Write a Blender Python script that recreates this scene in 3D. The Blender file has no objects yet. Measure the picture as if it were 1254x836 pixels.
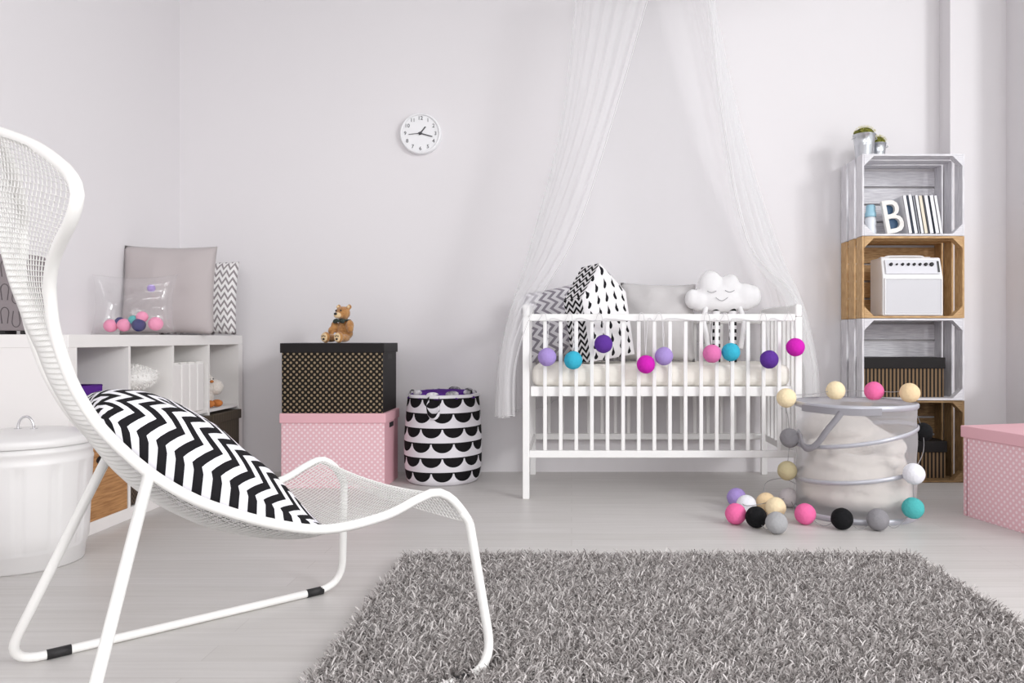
import bpy, bmesh, math, random
import numpy as np
from mathutils import Vector, Matrix, noise as mnoise
random.seed(7)
rng = np.random.default_rng(7)
PI = math.pi
SC = bpy.context.scene
COL = SC.collection

# ---------------------------------------------------------------- camera geometry
F, CX, CY, HC = 920.0, 700.0, 413.0, 0.775          # focal length (px), principal point, eye height (m)
def at(px, py, Y):
    """point of the place that stands Y metres in front of the camera"""
    return Vector(((px - CX) * Y / F, Y, HC - (py - CY) * Y / F))

# ---------------------------------------------------------------- node helper
class NX:
    """tiny expression wrapper around Math nodes"""
    def __init__(s, nt, sock): s.nt, s.k = nt, sock
    def _m(s, op, *a):
        n = s.nt.nodes.new('ShaderNodeMath'); n.operation = op
        for i, v in enumerate((s,) + a):
            if isinstance(v, NX): s.nt.links.new(v.k, n.inputs[i])
            else: n.inputs[i].default_value = v
        return NX(s.nt, n.outputs[0])
    def __add__(s, o): return s._m('ADD', o)
    def __sub__(s, o): return s._m('SUBTRACT', o)
    def __mul__(s, o): return s._m('MULTIPLY', o)
    def __truediv__(s, o): return s._m('DIVIDE', o)
    def lt(s, o): return s._m('LESS_THAN', o)
    def gt(s, o): return s._m('GREATER_THAN', o)
    def fract(s): return s._m('FRACT')
    def floor(s): return s._m('FLOOR')
    def abs(s): return s._m('ABSOLUTE')
    def max(s, o): return s._m('MAXIMUM', o)
    def min(s, o): return s._m('MINIMUM', o)
    def sqrt(s): return s._m('SQRT')
    def pw(s, o): return s._m('POWER', o)
    def mod(s, o): return s._m('FLOORED_MODULO', o)
    def rsub(s, o): return (s * -1.0) + o

def col4(c): return (c[0], c[1], c[2], 1.0)
def srgb(r, g, b):
    f = lambda v: (v/255/12.92) if v/255 <= .04045 else ((v/255+.055)/1.055)**2.4
    return (f(r), f(g), f(b))

MATS = {}
def mat(name, color, rough=.6, metal=0.0, bump=None, pattern=None, var=None, spec=.5, coat=0.0, sheen=0.0, coord='Object'):
    """bump=(scale,strength[,stretch]); var=(scale, second colour, stretch); pattern=fn(nt,u,v)->NX mask, second colour"""
    if name in MATS: return MATS[name]
    if rough >= .85 or name in ('black_dots', 'black_card', 'stripe_kraft'): spec = min(spec, .15)
    m = bpy.data.materials.new(name); m.use_nodes = True
    nt = m.node_tree; bs = nt.nodes['Principled BSDF']
    bs.inputs['Base Color'].default_value = col4(color)
    bs.inputs['Roughness'].default_value = rough
    bs.inputs['Metallic'].default_value = metal
    bs.inputs['Specular IOR Level'].default_value = spec
    bs.inputs['Coat Weight'].default_value = coat
    bs.inputs['Sheen Weight'].default_value = sheen
    tc = nt.nodes.new('ShaderNodeTexCoord')
    cur = None
    def mapped(scale, stretch, out):
        mp = nt.nodes.new('ShaderNodeMapping'); nt.links.new(tc.outputs[out], mp.inputs['Vector'])
        mp.inputs['Scale'].default_value = stretch or (1, 1, 1)
        nz = nt.nodes.new('ShaderNodeTexNoise'); nz.inputs['Scale'].default_value = scale
        nz.inputs['Detail'].default_value = 4
        nt.links.new(mp.outputs[0], nz.inputs['Vector']); return nz
    if var:
        nz = mapped(var[0], var[2] if len(var) > 2 else None, var[3] if len(var) > 3 else coord)
        rp = nt.nodes.new('ShaderNodeValToRGB'); rp.color_ramp.elements[0].position = .35; rp.color_ramp.elements[1].position = .65
        rp.color_ramp.elements[0].color = col4(color); rp.color_ramp.elements[1].color = col4(var[1])
        nt.links.new(nz.outputs['Fac'], rp.inputs[0]); cur = rp.outputs[0]
    if pattern:
        sp = nt.nodes.new('ShaderNodeSeparateXYZ'); nt.links.new(tc.outputs['UV'], sp.inputs[0])
        k = pattern[0](NX(nt, sp.outputs[0]), NX(nt, sp.outputs[1]))
        mx = nt.nodes.new('ShaderNodeMix'); mx.data_type = 'RGBA'
        nt.links.new(k.k, mx.inputs[0])
        if cur is not None: nt.links.new(cur, mx.inputs[6])
        else: mx.inputs[6].default_value = col4(color)
        mx.inputs[7].default_value = col4(pattern[1]); cur = mx.outputs[2]
    if cur is not None: nt.links.new(cur, bs.inputs['Base Color'])
    if bump:
        nz = mapped(bump[0], bump[2] if len(bump) > 2 else None, coord)
        bp = nt.nodes.new('ShaderNodeBump'); bp.inputs['Strength'].default_value = bump[1]; bp.inputs['Distance'].default_value = .01
        nt.links.new(nz.outputs['Fac'], bp.inputs['Height']); nt.links.new(bp.outputs[0], bs.inputs['Normal'])
    MATS[name] = m
    return m

def sheer(name, color, opacity, gloss=0.0):
    m = bpy.data.materials.new(name); m.use_nodes = True
    nt = m.node_tree; nt.nodes.clear()
    out = nt.nodes.new('ShaderNodeOutputMaterial')
    tr = nt.nodes.new('ShaderNodeBsdfTransparent'); mx = nt.nodes.new('ShaderNodeMixShader')
    mx.inputs[0].default_value = opacity
    df = nt.nodes.new('ShaderNodeBsdfDiffuse'); df.inputs[0].default_value = col4(color)
    tl = nt.nodes.new('ShaderNodeBsdfTranslucent'); tl.inputs[0].default_value = col4(color)
    m2 = nt.nodes.new('ShaderNodeMixShader'); m2.inputs[0].default_value = .5
    nt.links.new(df.outputs[0], m2.inputs[1]); nt.links.new(tl.outputs[0], m2.inputs[2])
    nt.links.new(tr.outputs[0], mx.inputs[1]); nt.links.new(m2.outputs[0], mx.inputs[2])
    last = mx
    if gloss:
        gl = nt.nodes.new('ShaderNodeBsdfGlossy'); gl.inputs['Roughness'].default_value = .12
        m3 = nt.nodes.new('ShaderNodeMixShader'); m3.inputs[0].default_value = gloss
        nt.links.new(mx.outputs[0], m3.inputs[1]); nt.links.new(gl.outputs[0], m3.inputs[2]); last = m3
    nt.links.new(last.outputs[0], out.inputs[0])
    MATS[name] = m
    return m

# ---------------------------------------------------------------- mesh builder
def spline(P, n=8, closed=False):
    P = [Vector(p) for p in P]; out = []; N = len(P)
    for i in range(N if closed else N - 1):
        if closed: a, b, c, d = P[(i-1) % N], P[i], P[(i+1) % N], P[(i+2) % N]
        else: a, b, c, d = P[max(i-1, 0)], P[i], P[i+1], P[min(i+2, N-1)]
        for k in range(n):
            t = k / n
            out.append(.5*((2*b) + (c-a)*t + (2*a-5*b+4*c-d)*t*t + (3*b-a-3*c+d)*t**3))
    if not closed: out.append(P[-1].copy())
    return out

class MB:
    def __init__(s): s.v, s.f, s.uv, s.sm = [], [], [], []
    def add(s, vs, fs, uvs=None, smooth=False, M=None):
        o = len(s.v)
        for p in vs:
            p = Vector(p); s.v.append(M @ p if M else p)
        for i, f in enumerate(fs):
            s.f.append([o + k for k in f]); s.uv.append(uvs[i] if uvs else [(0, 0)] * len(f)); s.sm.append(smooth)
        return s
    def box(s, c, d, M=None, taper=None):
        cx, cy, cz = c; hx, hy, hz = d[0]/2, d[1]/2, d[2]/2
        vs = [(cx+a*hx, cy+b*hy, cz+e*hz) for a in (-1, 1) for b in (-1, 1) for e in (-1, 1)]
        if taper:
            vs = [(cx+(x-cx)*(taper if z < cz else 1), cy+(y-cy)*(taper if z < cz else 1), z) for x, y, z in vs]
        fs = [(0, 1, 3, 2), (4, 6, 7, 5), (0, 4, 5, 1), (2, 3, 7, 6), (0, 2, 6, 4), (1, 5, 7, 3)]
        ax = [(1, 2), (1, 2), (0, 2), (0, 2), (0, 1), (0, 1)]
        uvs = []
        off = random.random()*7
        for f, (i, j) in zip(fs, ax):
            if d[j] > d[i] and s.longuv: i, j = j, i
            uvs.append([(vs[k][i]-(c[i]-d[i]/2) + (off if s.longuv else 0), vs[k][j]-(c[j]-d[j]/2) + (off if s.longuv else 0)) for k in f])
        return s.add(vs, fs, uvs, False, M)
    longuv = False
    def tube(s, P, r, seg=10, closed=False, cap=True):
        P = [Vector(p) for p in P]; N = len(P); R = r if isinstance(r, (list, tuple)) else [r]*N
        T = []
        for i in range(N):
            a = P[(i-1) % N] if closed else P[max(i-1, 0)]; b = P[(i+1) % N] if closed else P[min(i+1, N-1)]
            t = (b-a); T.append(t.normalized() if t.length > 1e-9 else Vector((0, 0, 1)))
        n = T[0].orthogonal().normalized(); vs = []; fs = []
        for i in range(N):
            if i:
                q = T[i-1].rotation_difference(T[i]); n = (q @ n); n = (n - T[i]*n.dot(T[i])).normalized()
            b = T[i].cross(n)
            for k in range(seg):
                a = 2*PI*k/seg; vs.append(P[i] + (n*math.cos(a) + b*math.sin(a))*R[i])
        for i in range(N if closed else N-1):
            j = (i+1) % N
            for k in range(seg):
                k2 = (k+1) % seg; fs.append((i*seg+k, i*seg+k2, j*seg+k2, j*seg+k))
        if not closed and cap:
            fs.append(tuple(range(seg-1, -1, -1))); fs.append(tuple((N-1)*seg+k for k in range(seg)))
        return s.add(vs, fs, None, True)
    def lathe(s, prof, seg=32, c=(0, 0, 0), capb=False, capt=False, M=None, rfn=None):
        vs = []; fs = []; uvs = []
        for i, (r, z) in enumerate(prof):
            for k in range(seg):
                a = 2*PI*k/seg; rr = r*(rfn(a, z) if rfn else 1)
                vs.append((c[0]+rr*math.cos(a), c[1]+rr*math.sin(a), c[2]+z))
        for i in range(len(prof)-1):
            for k in range(seg):
                k2 = (k+1) % seg
                fs.append((i*seg+k, i*seg+k2, (i+1)*seg+k2, (i+1)*seg+k))
                u0, u1 = k/seg, (k+1)/seg
                uvs.append([(u0, prof[i][1]), (u1, prof[i][1]), (u1, prof[i+1][1]), (u0, prof[i+1][1])])
        if capb: fs.append(tuple(range(seg-1, -1, -1))); uvs.append([(0, 0)]*seg)
        if capt: fs.append(tuple((len(prof)-1)*seg+k for k in range(seg))); uvs.append([(0, 0)]*seg)
        return s.add(vs, fs, uvs, True, M)
    def ball(s, c, r, seg=20, rings=12, M=None):
        r = (r, r, r) if isinstance(r, (int, float)) else r
        vs = [(0, 0, -1)]; fs = []
        for i in range(1, rings):
            p = -PI/2 + PI*i/rings
            for k in range(seg):
                a = 2*PI*k/seg; vs.append((math.cos(p)*math.cos(a), math.cos(p)*math.sin(a), math.sin(p)))
        vs.append((0, 0, 1)); L = len(vs)-1
        for k in range(seg): fs.append((0, 1+(k+1) % seg, 1+k))
        for i in range(rings-2):
            for k in range(seg):
                a = 1+i*seg; fs.append((a+k, a+(k+1) % seg, a+seg+(k+1) % seg, a+seg+k))
        a = 1+(rings-2)*seg
        for k in range(seg): fs.append((a+k, a+(k+1) % seg, L))
        vs = [Vector((x*r[0], y*r[1], z*r[2])) for x, y, z in vs]
        if M: vs = [M @ p for p in vs]
        vs = [p + Vector(c) for p in vs]
        return s.add(vs, fs, None, True)
    def grid(s, fn, nu, nv, uvfn=None, smooth=True):
        vs = [fn(i/nu, j/nv) for i in range(nu+1) for j in range(nv+1)]; fs = []; uvs = []
        for i in range(nu):
            for j in range(nv):
                fs.append((i*(nv+1)+j, (i+1)*(nv+1)+j, (i+1)*(nv+1)+j+1, i*(nv+1)+j+1))
                q = [(i/nu, j/nv), ((i+1)/nu, j/nv), ((i+1)/nu, (j+1)/nv), (i/nu, (j+1)/nv)]
                uvs.append([uvfn(*p) for p in q] if uvfn else q)
        return s.add(vs, fs, uvs, smooth)
    def extrude(s, outline, h, M=None, smooth=False):
        """closed 2-D outline in local xz, thickness along y (0..h)"""
        n = len(outline)
        vs = [(x, 0, z) for x, z in outline] + [(x, h, z) for x, z in outline]
        fs = [tuple(range(n)), tuple(range(2*n-1, n-1, -1))] + [(i, n+i, n+(i+1) % n, (i+1) % n) for i in range(n)]
        uvs = [[outline[i] for i in range(n)], [outline[i-n] for i in range(2*n-1, n-1, -1)]] + [[(0, 0)]*4 for _ in range(n)]
        return s.add(vs, fs, uvs, smooth, M)
    def build(s, name, m, parent=None, bevel=0, weld=False, mods=None):
        me = bpy.data.meshes.new(name)
        me.from_pydata([tuple(p) for p in s.v], [], s.f); me.update()
        uvl = me.uv_layers.new(name='UVMap')
        flat = [c for f in s.uv for uv in f for c in uv]
        uvl.data.foreach_set('uv', flat)
        me.polygons.foreach_set('use_smooth', s.sm)
        if m: me.materials.append(MATS[m] if isinstance(m, str) else m)
        b = bmesh.new(); b.from_mesh(me)
        if weld: bmesh.ops.remove_doubles(b, verts=b.verts, dist=1e-5)
        bmesh.ops.recalc_face_normals(b, faces=b.faces); b.to_mesh(me); b.free()
        o = bpy.data.objects.new(name, me); COL.objects.link(o)
        if parent: o.parent = parent
        if bevel:
            bv = o.modifiers.new('Bevel', 'BEVEL'); bv.width = bevel; bv.segments = 2; bv.limit_method = 'ANGLE'; bv.angle_limit = .7
        return o

def tag(o, label, cat, group=None):
    o['label'] = label; o['category'] = cat
    if group: o['group'] = group
    return o
def thing(name, label, cat, loc=(0, 0, 0), rz=0, group=None):
    o = bpy.data.objects.new(name, None); COL.objects.link(o)
    o.empty_display_size = .05
    o.location = loc; o.rotation_euler = (0, 0, rz)
    return tag(o, label, cat, group)
def blob(name, parts, m, parent, voxel=.006, smooth=6, mb=None):
    """ellipsoids merged into one continuous body"""
    b = mb or MB()
    for p in parts: b.ball(p[0], p[1], 16, 10, p[2] if len(p) > 2 else None)
    o = b.build(name, m, parent)
    r = o.modifiers.new('Remesh', 'REMESH'); r.mode = 'VOXEL'; r.voxel_size = voxel; r.use_smooth_shade = True
    sm = o.modifiers.new('Smooth', 'SMOOTH'); sm.factor = .5; sm.iterations = smooth
    return o
def struct(o): o['kind'] = 'structure'; return o

# ---------------------------------------------------------------- patterns
def tri(x): return ((x.fract() - .5).abs()) * 2.0
def chevron(n, m, amp, duty=.5):
    return lambda u, v: ((u*n + tri(v*m)*amp).fract()).lt(duty)
def dots(step, r):
    def fn(u, v):
        def d(o):
            a = ((u/step + o).fract() - .5); b = ((v/step + o).fract() - .5)
            return (a*a + b*b).lt(r*r)
        return d(0.0).max(d(.5))
    return fn
def stripes(step, duty): return lambda u, v: ((u/step).fract()).lt(duty)
def scallops(nu, rowh):
    def fn(u, v):
        row = v/rowh
        fy = row.fract()                       # 0 bottom .. 1 top
        par = (row.floor()).mod(2.0) * .5
        x = ((u*nu + par).fract() - .5)
        y = fy.rsub(.93)                       # distance below the flat edge
        inside = ((x*x)/(.47*.47) + (y*y)/(.62*.62)).lt(1.0)
        return (inside.min(y.gt(0.0))).max(((y + .0).abs()).lt(.045))
    return fn
def drops(nu, nv):
    def fn(u, v):
        col = u*nu; par = (col.floor()).mod(2.0) * .5
        x = col.fract() - .5
        y = (v*nv + par).fract() - .5
        w = (y.rsub(.40)).max(0.0) * .34
        lo = ((y + .12)*(y + .12) + x*x*1.2).lt(.045)
        return (x.abs().lt(w).min(y.gt(-.16))).max(lo)
    return fn

# ---------------------------------------------------------------- materials
mat('wall_paint', srgb(225, 222, 224), .75, bump=(180, .03))
mat('ceiling_paint', (.58, .58, .58), .8)
mat('white_lacquer', srgb(234, 231, 229), .35)
mat('crib_white', srgb(240, 239, 238), .4)
mat('metal_white', srgb(240, 239, 236), .33, spec=.5)
mat('black_rubber', (.018, .017, .018), .6)
mat('chrome', (.75, .75, .77), .18, 1.0)
mat('zinc', (.62, .64, .67), .28, 1.0, bump=(60, .04))
mat('bin_white', srgb(224, 222, 221), .38)
mat('grey_linen', srgb(186, 178, 178), .9, bump=(500, .25), sheen=.2)
mat('pale_grey_cotton', srgb(200, 197, 197), .9, bump=(18, .35), sheen=.2)
mat('white_cotton', srgb(236, 235, 236), .9, bump=(25, .2), sheen=.2)
mat('mattress_cotton', srgb(238, 234, 226), .9, bump=(14, .5))
mat('chevron_bold', srgb(232, 230, 236), .85, bump=(22, .12), pattern=(chevron(13.5, 6.3, .85, .52), (.012, .011, .013)))
mat('chevron_grey', srgb(236, 235, 236), .85, bump=(22, .12), pattern=(chevron(10, 9, .7, .42), srgb(138, 132, 138)))
mat('chevron_pale', srgb(226, 224, 228), .85, bump=(22, .12), pattern=(chevron(8, 6, .8, .45), srgb(150, 145, 154)))
mat('chevron_house', srgb(232, 230, 232), .85, pattern=(lambda u, v: chevron(30, 16, .8, .5)(v, u), (.012, .011, .013)))
mat('drop_cotton', srgb(234, 232, 234), .85, bump=(22, .12), pattern=(drops(9.5, 7.2), (.012, .011, .013)))
mat('black_dots', (.010, .008, .007), .5, pattern=(dots(.0305, .21), srgb(150, 132, 106)))
mat('black_card', (.018, .016, .016), .5)
mat('pink_dots', srgb(230, 186, 194), .6, pattern=(dots(.030, .2), srgb(243, 220, 225)))
mat('pink_card', srgb(229, 178, 187), .6)
mat('scallop_fabric', srgb(224, 221, 226), .85, bump=(25, .2), pattern=(scallops(11, .0765), (.010, .009, .010)))
mat('purple_cotton', srgb(84, 40, 130), .85, bump=(40, .2))
mat('stripe_kraft', (.016, .013, .011), .6, pattern=(stripes(.0205, .5), srgb(128, 104, 78)))
mat('stripe_sock', srgb(232, 230, 232), .85, pattern=(lambda u, v: ((v*26.0).fract()).lt(.5), (.01, .01, .01)))
mat('natural_wood', srgb(208, 172, 124), .6, var=(7, srgb(172, 132, 86), (3, 22, 1), 'UV'), bump=(40, .1))
mat('natural_wood_shaded', srgb(158, 128, 88), .65, var=(7, srgb(108, 82, 52), (3, 22, 1), 'UV'), bump=(40, .1))  # darker copy of natural_wood: the bottom crate's shade put into its colour
mat('box_wood', srgb(190, 142, 92), .5, var=(5, srgb(150, 104, 60), (2, 26, 1), 'UV'))
mat('whitewashed_wood', srgb(232, 231, 234), .6, var=(6, srgb(200, 198, 204), (2, 30, 1), 'UV'), bump=(40, .12))
mat('rattan', (.10, .065, .040), .7, pattern=(dots(.02, .3), (.02, .014, .01)))
mat('amp_white', srgb(236, 236, 238), .4)
mat('amp_panel', srgb(216, 216, 222), .35)
mat('amp_cloth', srgb(214, 214, 218), .8, bump=(700, .25))
mat('dark_plastic', (.02, .02, .024), .4)
mat('navy', srgb(52, 84, 116), .6)
mat('paper', srgb(232, 230, 226), .7)
mat('bear_fur', srgb(190, 142, 90), .95, bump=(120, .7), var=(60, srgb(164, 114, 66)), sheen=.4)
mat('bear_muzzle', srgb(226, 198, 156), .95, bump=(160, .5), sheen=.3)
mat('bow_green', srgb(44, 56, 50), .6)
mat('bottle_clear', srgb(228, 232, 238), .25)
mat('bottle_cap', srgb(160, 204, 222), .35)
mat('cactus_green', srgb(128, 128, 56), .85, bump=(60, .8), var=(90, srgb(78, 80, 34)))
mat('soil', (.04, .03, .02), .9)
mat('fleece', srgb(220, 213, 205), .95, bump=(90, .8), sheen=.5)
mat('grey_webbing', srgb(150, 148, 154), .6)
mat('silver_tape', srgb(186, 186, 194), .35, .25)
mat('cable_clear', srgb(214, 212, 214), .4)
mat('cable_grey', srgb(150, 148, 150), .5)
mat('orange_toy', srgb(190, 116, 56), .8)
mat('rug_backing', srgb(92, 86, 84), .95)
mat('felt_grey', srgb(140, 132, 134), .9, bump=(200, .2))
mat('felt_line', srgb(92, 86, 88), .9)
mat('clock_white', srgb(236, 236, 238), .35)
mat('clock_ink', (.06, .06, .065), .5)
mat('stitch', srgb(150, 148, 152), .8)
sheer('canopy_net', (.94, .94, .95), .30)
sheer('hamper_net', (.86, .86, .89), .32)
sheer('clear_vinyl', (.9, .9, .93), .07, .06)
BALLC = {'lilac': (168, 146, 208), 'turquoise': (60, 176, 204), 'purple': (96, 56, 150), 'magenta': (208, 40, 180),
         'pink': (222, 120, 176), 'cream': (244, 226, 188), 'rose': (236, 112, 166), 'blush': (246, 156, 190), 'peach': (236, 210, 170),
         'grey': (142, 140, 144), 'khaki': (196, 184, 148), 'black': (26, 26, 28), 'white': (234, 234, 240),
         'teal': (84, 182, 182), 'silver': (168, 168, 170), 'ash': (206, 200, 202), 'navy': (52, 54, 112)}
for k, c in BALLC.items():
    mat('ball_'+k, srgb(*c), .85, bump=(110, .35))

# floor: pale planks running left-right
def floor_mat():
    m = bpy.data.materials.new('pale_floorboards'); m.use_nodes = True; nt = m.node_tree; bs = nt.nodes['Principled BSDF']
    tc = nt.nodes.new('ShaderNodeTexCoord')
    br = nt.nodes.new('ShaderNodeTexBrick'); br.offset = .37
    br.inputs['Scale'].default_value = 1; br.inputs['Brick Width'].default_value = 2.4; br.inputs['Row Height'].default_value = .09
    br.inputs['Mortar Size'].default_value = .0014; br.inputs['Mortar Smooth'].default_value = .3
    br.inputs['Color1'].default_value = col4(srgb(206, 203, 200)); br.inputs['Color2'].default_value = col4(srgb(212, 209, 207))
    br.inputs['Mortar'].default_value = col4(srgb(196, 192, 189))
    nt.links.new(tc.outputs['Object'], br.inputs['Vector'])
    mp = nt.nodes.new('ShaderNodeMapping'); mp.inputs['Scale'].default_value = (1.1, 26, 1); nt.links.new(tc.outputs['Object'], mp.inputs['Vector'])
    nz = nt.nodes.new('ShaderNodeTexNoise'); nz.inputs['Scale'].default_value = 2.2; nz.inputs['Detail'].default_value = 5
    nt.links.new(mp.outputs[0], nz.inputs['Vector'])
    rp = nt.nodes.new('ShaderNodeValToRGB'); rp.color_ramp.elements[0].position = .3; rp.color_ramp.elements[1].position = .7
    rp.color_ramp.elements[0].color = (.90, .895, .89, 1); rp.color_ramp.elements[1].color = (1, 1, 1, 1)
    nt.links.new(nz.outputs['Fac'], rp.inputs[0])
    mx = nt.nodes.new('ShaderNodeMix'); mx.data_type = 'RGBA'; mx.blend_type = 'MULTIPLY'; mx.inputs[0].default_value = 1
    nt.links.new(br.outputs['Color'], mx.inputs[6]); nt.links.new(rp.outputs[0], mx.inputs[7])
    nt.links.new(mx.outputs[2], bs.inputs['Base Color']); bs.inputs['Roughness'].default_value = .42
    bs.inputs['Specular IOR Level'].default_value = .4
    MATS['floor'] = m
floor_mat()

# ================================================================= SETTING
XL, XR, YB, YF, ZC = -2.262, 2.434, 4.334, -1.6, 3.3
struct(MB().box(((XL+XR)/2, (YB+YF)/2, -.05), (XR-XL+.4, YB-YF+.4, .10)).build('floor', 'floor'))
struct(MB().box(((XL+XR)/2, (YB+YF)/2, ZC+.05), (XR-XL+.4, YB-YF+.4, .10)).build('ceiling', 'ceiling_paint'))
struct(MB().box(((XL+XR)/2, YB+.1, ZC/2), (XR-XL+.4, .2, ZC)).build('wall_back', 'wall_paint'))
struct(MB().box((XL-.1, (YB+YF)/2, ZC/2), (.2, YB-YF, ZC)).build('wall_left', 'wall_paint'))
# right wall with a wide window opening
WY0, WY1, WZ0, WZ1 = -1.2, 3.95, .6, 3.2
b = MB()
b.box((XR+.1, (YF+WY0)/2, ZC/2), (.2, WY0-YF, ZC)); b.box((XR+.1, (WY1+YB)/2, ZC/2), (.2, YB-WY1, ZC))
b.box((XR+.1, (WY0+WY1)/2, WZ0/2), (.2, WY1-WY0, WZ0)); b.box((XR+.1, (WY0+WY1)/2, (WZ1+ZC)/2), (.2, WY1-WY0, ZC-WZ1))
struct(b.build('wall_right', 'wall_paint'))
# wall behind the viewer, with an unseen window added for front fill
FX0, FX1, FZ0, FZ1 = -1.9, 1.2, 1.0, 2.9
b = MB()
b.box(((XL+FX0)/2-.1, YF-.1, ZC/2), (FX0-XL+.2, .2, ZC)); b.box(((FX1+XR)/2+.1, YF-.1, ZC/2), (XR-FX1+.2, .2, ZC))
b.box(((FX0+FX1)/2, YF-.1, FZ0/2), (FX1-FX0, .2, FZ0)); b.box(((FX0+FX1)/2, YF-.1, (FZ1+ZC)/2), (FX1-FX0, .2, ZC-FZ1))
struct(b.build('wall_front', 'wall_paint'))
# pilaster in the back right corner
struct(MB().box(((2.12+XR)/2+.001, (4.21+YB)/2, ZC/2), (XR-2.12, YB-4.21+.002, ZC)).build('wall_pilaster', 'wall_paint'))
def window(name, along, c, w, z0, z1):
    b = MB()
    for i in range(3):
        p = c - w/2 + .03 + (w-.06)*i/2
        b.box((p, 0, (z0+z1)/2), (.06, .06, z1-z0))
    for z in (z0+.03, z1-.03): b.box((c, 0, z), (w, .06, .06))
    o = struct(b.build(name, 'white_lacquer'))
    if along == 'y': o.rotation_euler = (0, 0, PI/2); o.location = (XR+.13, 0, 0)
    else: o.location = (0, YF-.13, 0)
    return o
window('window_1', 'y', (WY0+WY1)/2, WY1-WY0, WZ0, WZ1)
window('added_fill_window', 'x', (FX0+FX1)/2, FX1-FX0, FZ0, FZ1)  # unseen window frame, added with the opening that lets in front fill

# ================================================================= CUBE SHELF
SX0, SX1, SY0 = XL+.002, -1.884, 2.812
t = thing('cube_shelf', 'long low white cube shelf with eight open cubbies along the left wall', 'shelf', ((SX0+SX1)/2, SY0+.744, 0))
D = SX1-SX0; Ls = 1.488
MB().box((0, 0, .786-.025), (D, Ls, .05)).build('top_board', 'white_lacquer', t, .002)
MB().box((0, 0, .025), (D, Ls, .05)).build('bottom_board', 'white_lacquer', t, .002)
for y in (-Ls/2+.025, Ls/2-.025): MB().box((0, y, .393), (D, .05, .686)).build('end_board', 'white_lacquer', t)
for i in range(3): MB().box((0, -Ls/2+.05+.335*(i+1)+.016*i+.008, .393), (D-.004, .016, .686)).build('divider', 'white_lacquer', t)
MB().box((-.002, 0, .393), (D-.006, Ls-.1, .016)).build('middle_shelf', 'white_lacquer', t)
def cub(i): return SY0+.05+i*.351+.1675
ZLO, ZHI = .0505, .4015
# purple box in the upper nearest cubby
t = thing('storage_box', 'purple fabric storage box in the nearest upper cubby of the white shelf', 'box', (-2.05, cub(0)-.072, ZHI))
b = MB()
for (x, y, sx, sy) in ((0, -.083, .30, .006), (0, .083, .30, .006), (-.147, 0, .006, .16), (.147, 0, .006, .16)): b.box((x, y, .092), (sx, sy, .174))
b.box((0, 0, .0025), (.30, .17, .005)); b.build('body', 'purple_cotton', t, .002)
b = MB(); b.tube([(.147*a, .084*c, .180) for a, c in ((-1, -1), (1, -1), (1, 1), (-1, 1))], .005, 6, True); b.build('rim', 'purple_cotton', t)
# wooden box, lower nearest cubby
t = thing('storage_box', 'plain wooden box with an oval hand hole in the lower cubby beside the white bin', 'box', (-2.055, cub(0), ZLO))
b = MB(); b.longuv = True
b.box((.163, 0, .155), (.012, .318, .31)); b.box((-.163, 0, .155), (.012, .318, .31))
for y in (-.153, .153): b.box((0, y, .155), (.314, .012, .31))
b.box((0, 0, .006), (.314, .30, .012)); b.build('body', 'box_wood', t)
b = MB(); n = 24
b.add([(.1695, .055*math.cos(2*PI*k/n)*.9, .235+.02*math.sin(2*PI*k/n)) for k in range(n)] + [(.1705, .055*math.cos(2*PI*k/n)*.9, .235+.02*math.sin(2*PI*k/n)) for k in range(n)],
      [tuple(range(n, 2*n))] + [(k, (k+1) % n, n+(k+1) % n, n+k) for k in range(n)])
b.build('hand_hole', 'black_card', t)
# dark woven box, lower second cubby
t = thing('storage_basket', 'brown perforated woven box in the lower cubby right of the wooden box', 'basket', (-2.055, cub(1), ZLO))
b = MB(); b.box((0, 0, .14), (.325, .31, .28)); b.build('body', 'rattan', t, .008)
b = MB(); b.box((0, 0, .295), (.327, .315, .028)); b.build('rim', 'rattan', t, .006)
# dark box bottom right cubby
t = thing('storage_box', 'dark brown ribbed lidded box in the lowest cubby nearest the corner', 'box', (-2.045, cub(3), ZLO))
b = MB(); b.box((0, 0, .135), (.34, .305, .27)); b.build('body', MATS['stripe_brown'] if 'stripe_brown' in MATS else mat('stripe_brown', (.075, .055, .035), .7, pattern=(stripes(.018, .35), (.03, .02, .013))), t)
b = MB(); b.box((0, 0, .296), (.36, .325, .05)); b.build('lid', 'stripe_brown', t, .003)
t = thing('storage_box', 'dark brown box in the lower cubby hidden behind the zigzag cushion', 'box', (-2.045, cub(2), ZLO))
b = MB(); b.box((0, 0, .135), (.34, .305, .27)); b.build('body', 'stripe_brown', t)
b = MB(); b.box((0, 0, .296), (.36, .325, .05)); b.build('lid', 'stripe_brown', t, .003)
# white binders
for k in range(4):
    t = thing('ring_binder', ('plain white binder standing in third upper cubby, %s' % ('nearest the divider on the camera side', 'second from the camera side', 'third from the camera side', 'touching the far divider')[k]), 'binder', (-2.03, cub(2)-.122+.077*k, ZHI), 0, 'white binders in the cube shelf')
    b = MB(); b.box((0, 0, .1225), (.27, .068, .245)); b.build('cover', 'white_lacquer', t, .006)
    b = MB(); b.box((-.005, 0, .1285), (.262, .055, .246)); b.build('pages', 'paper', t)

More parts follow.
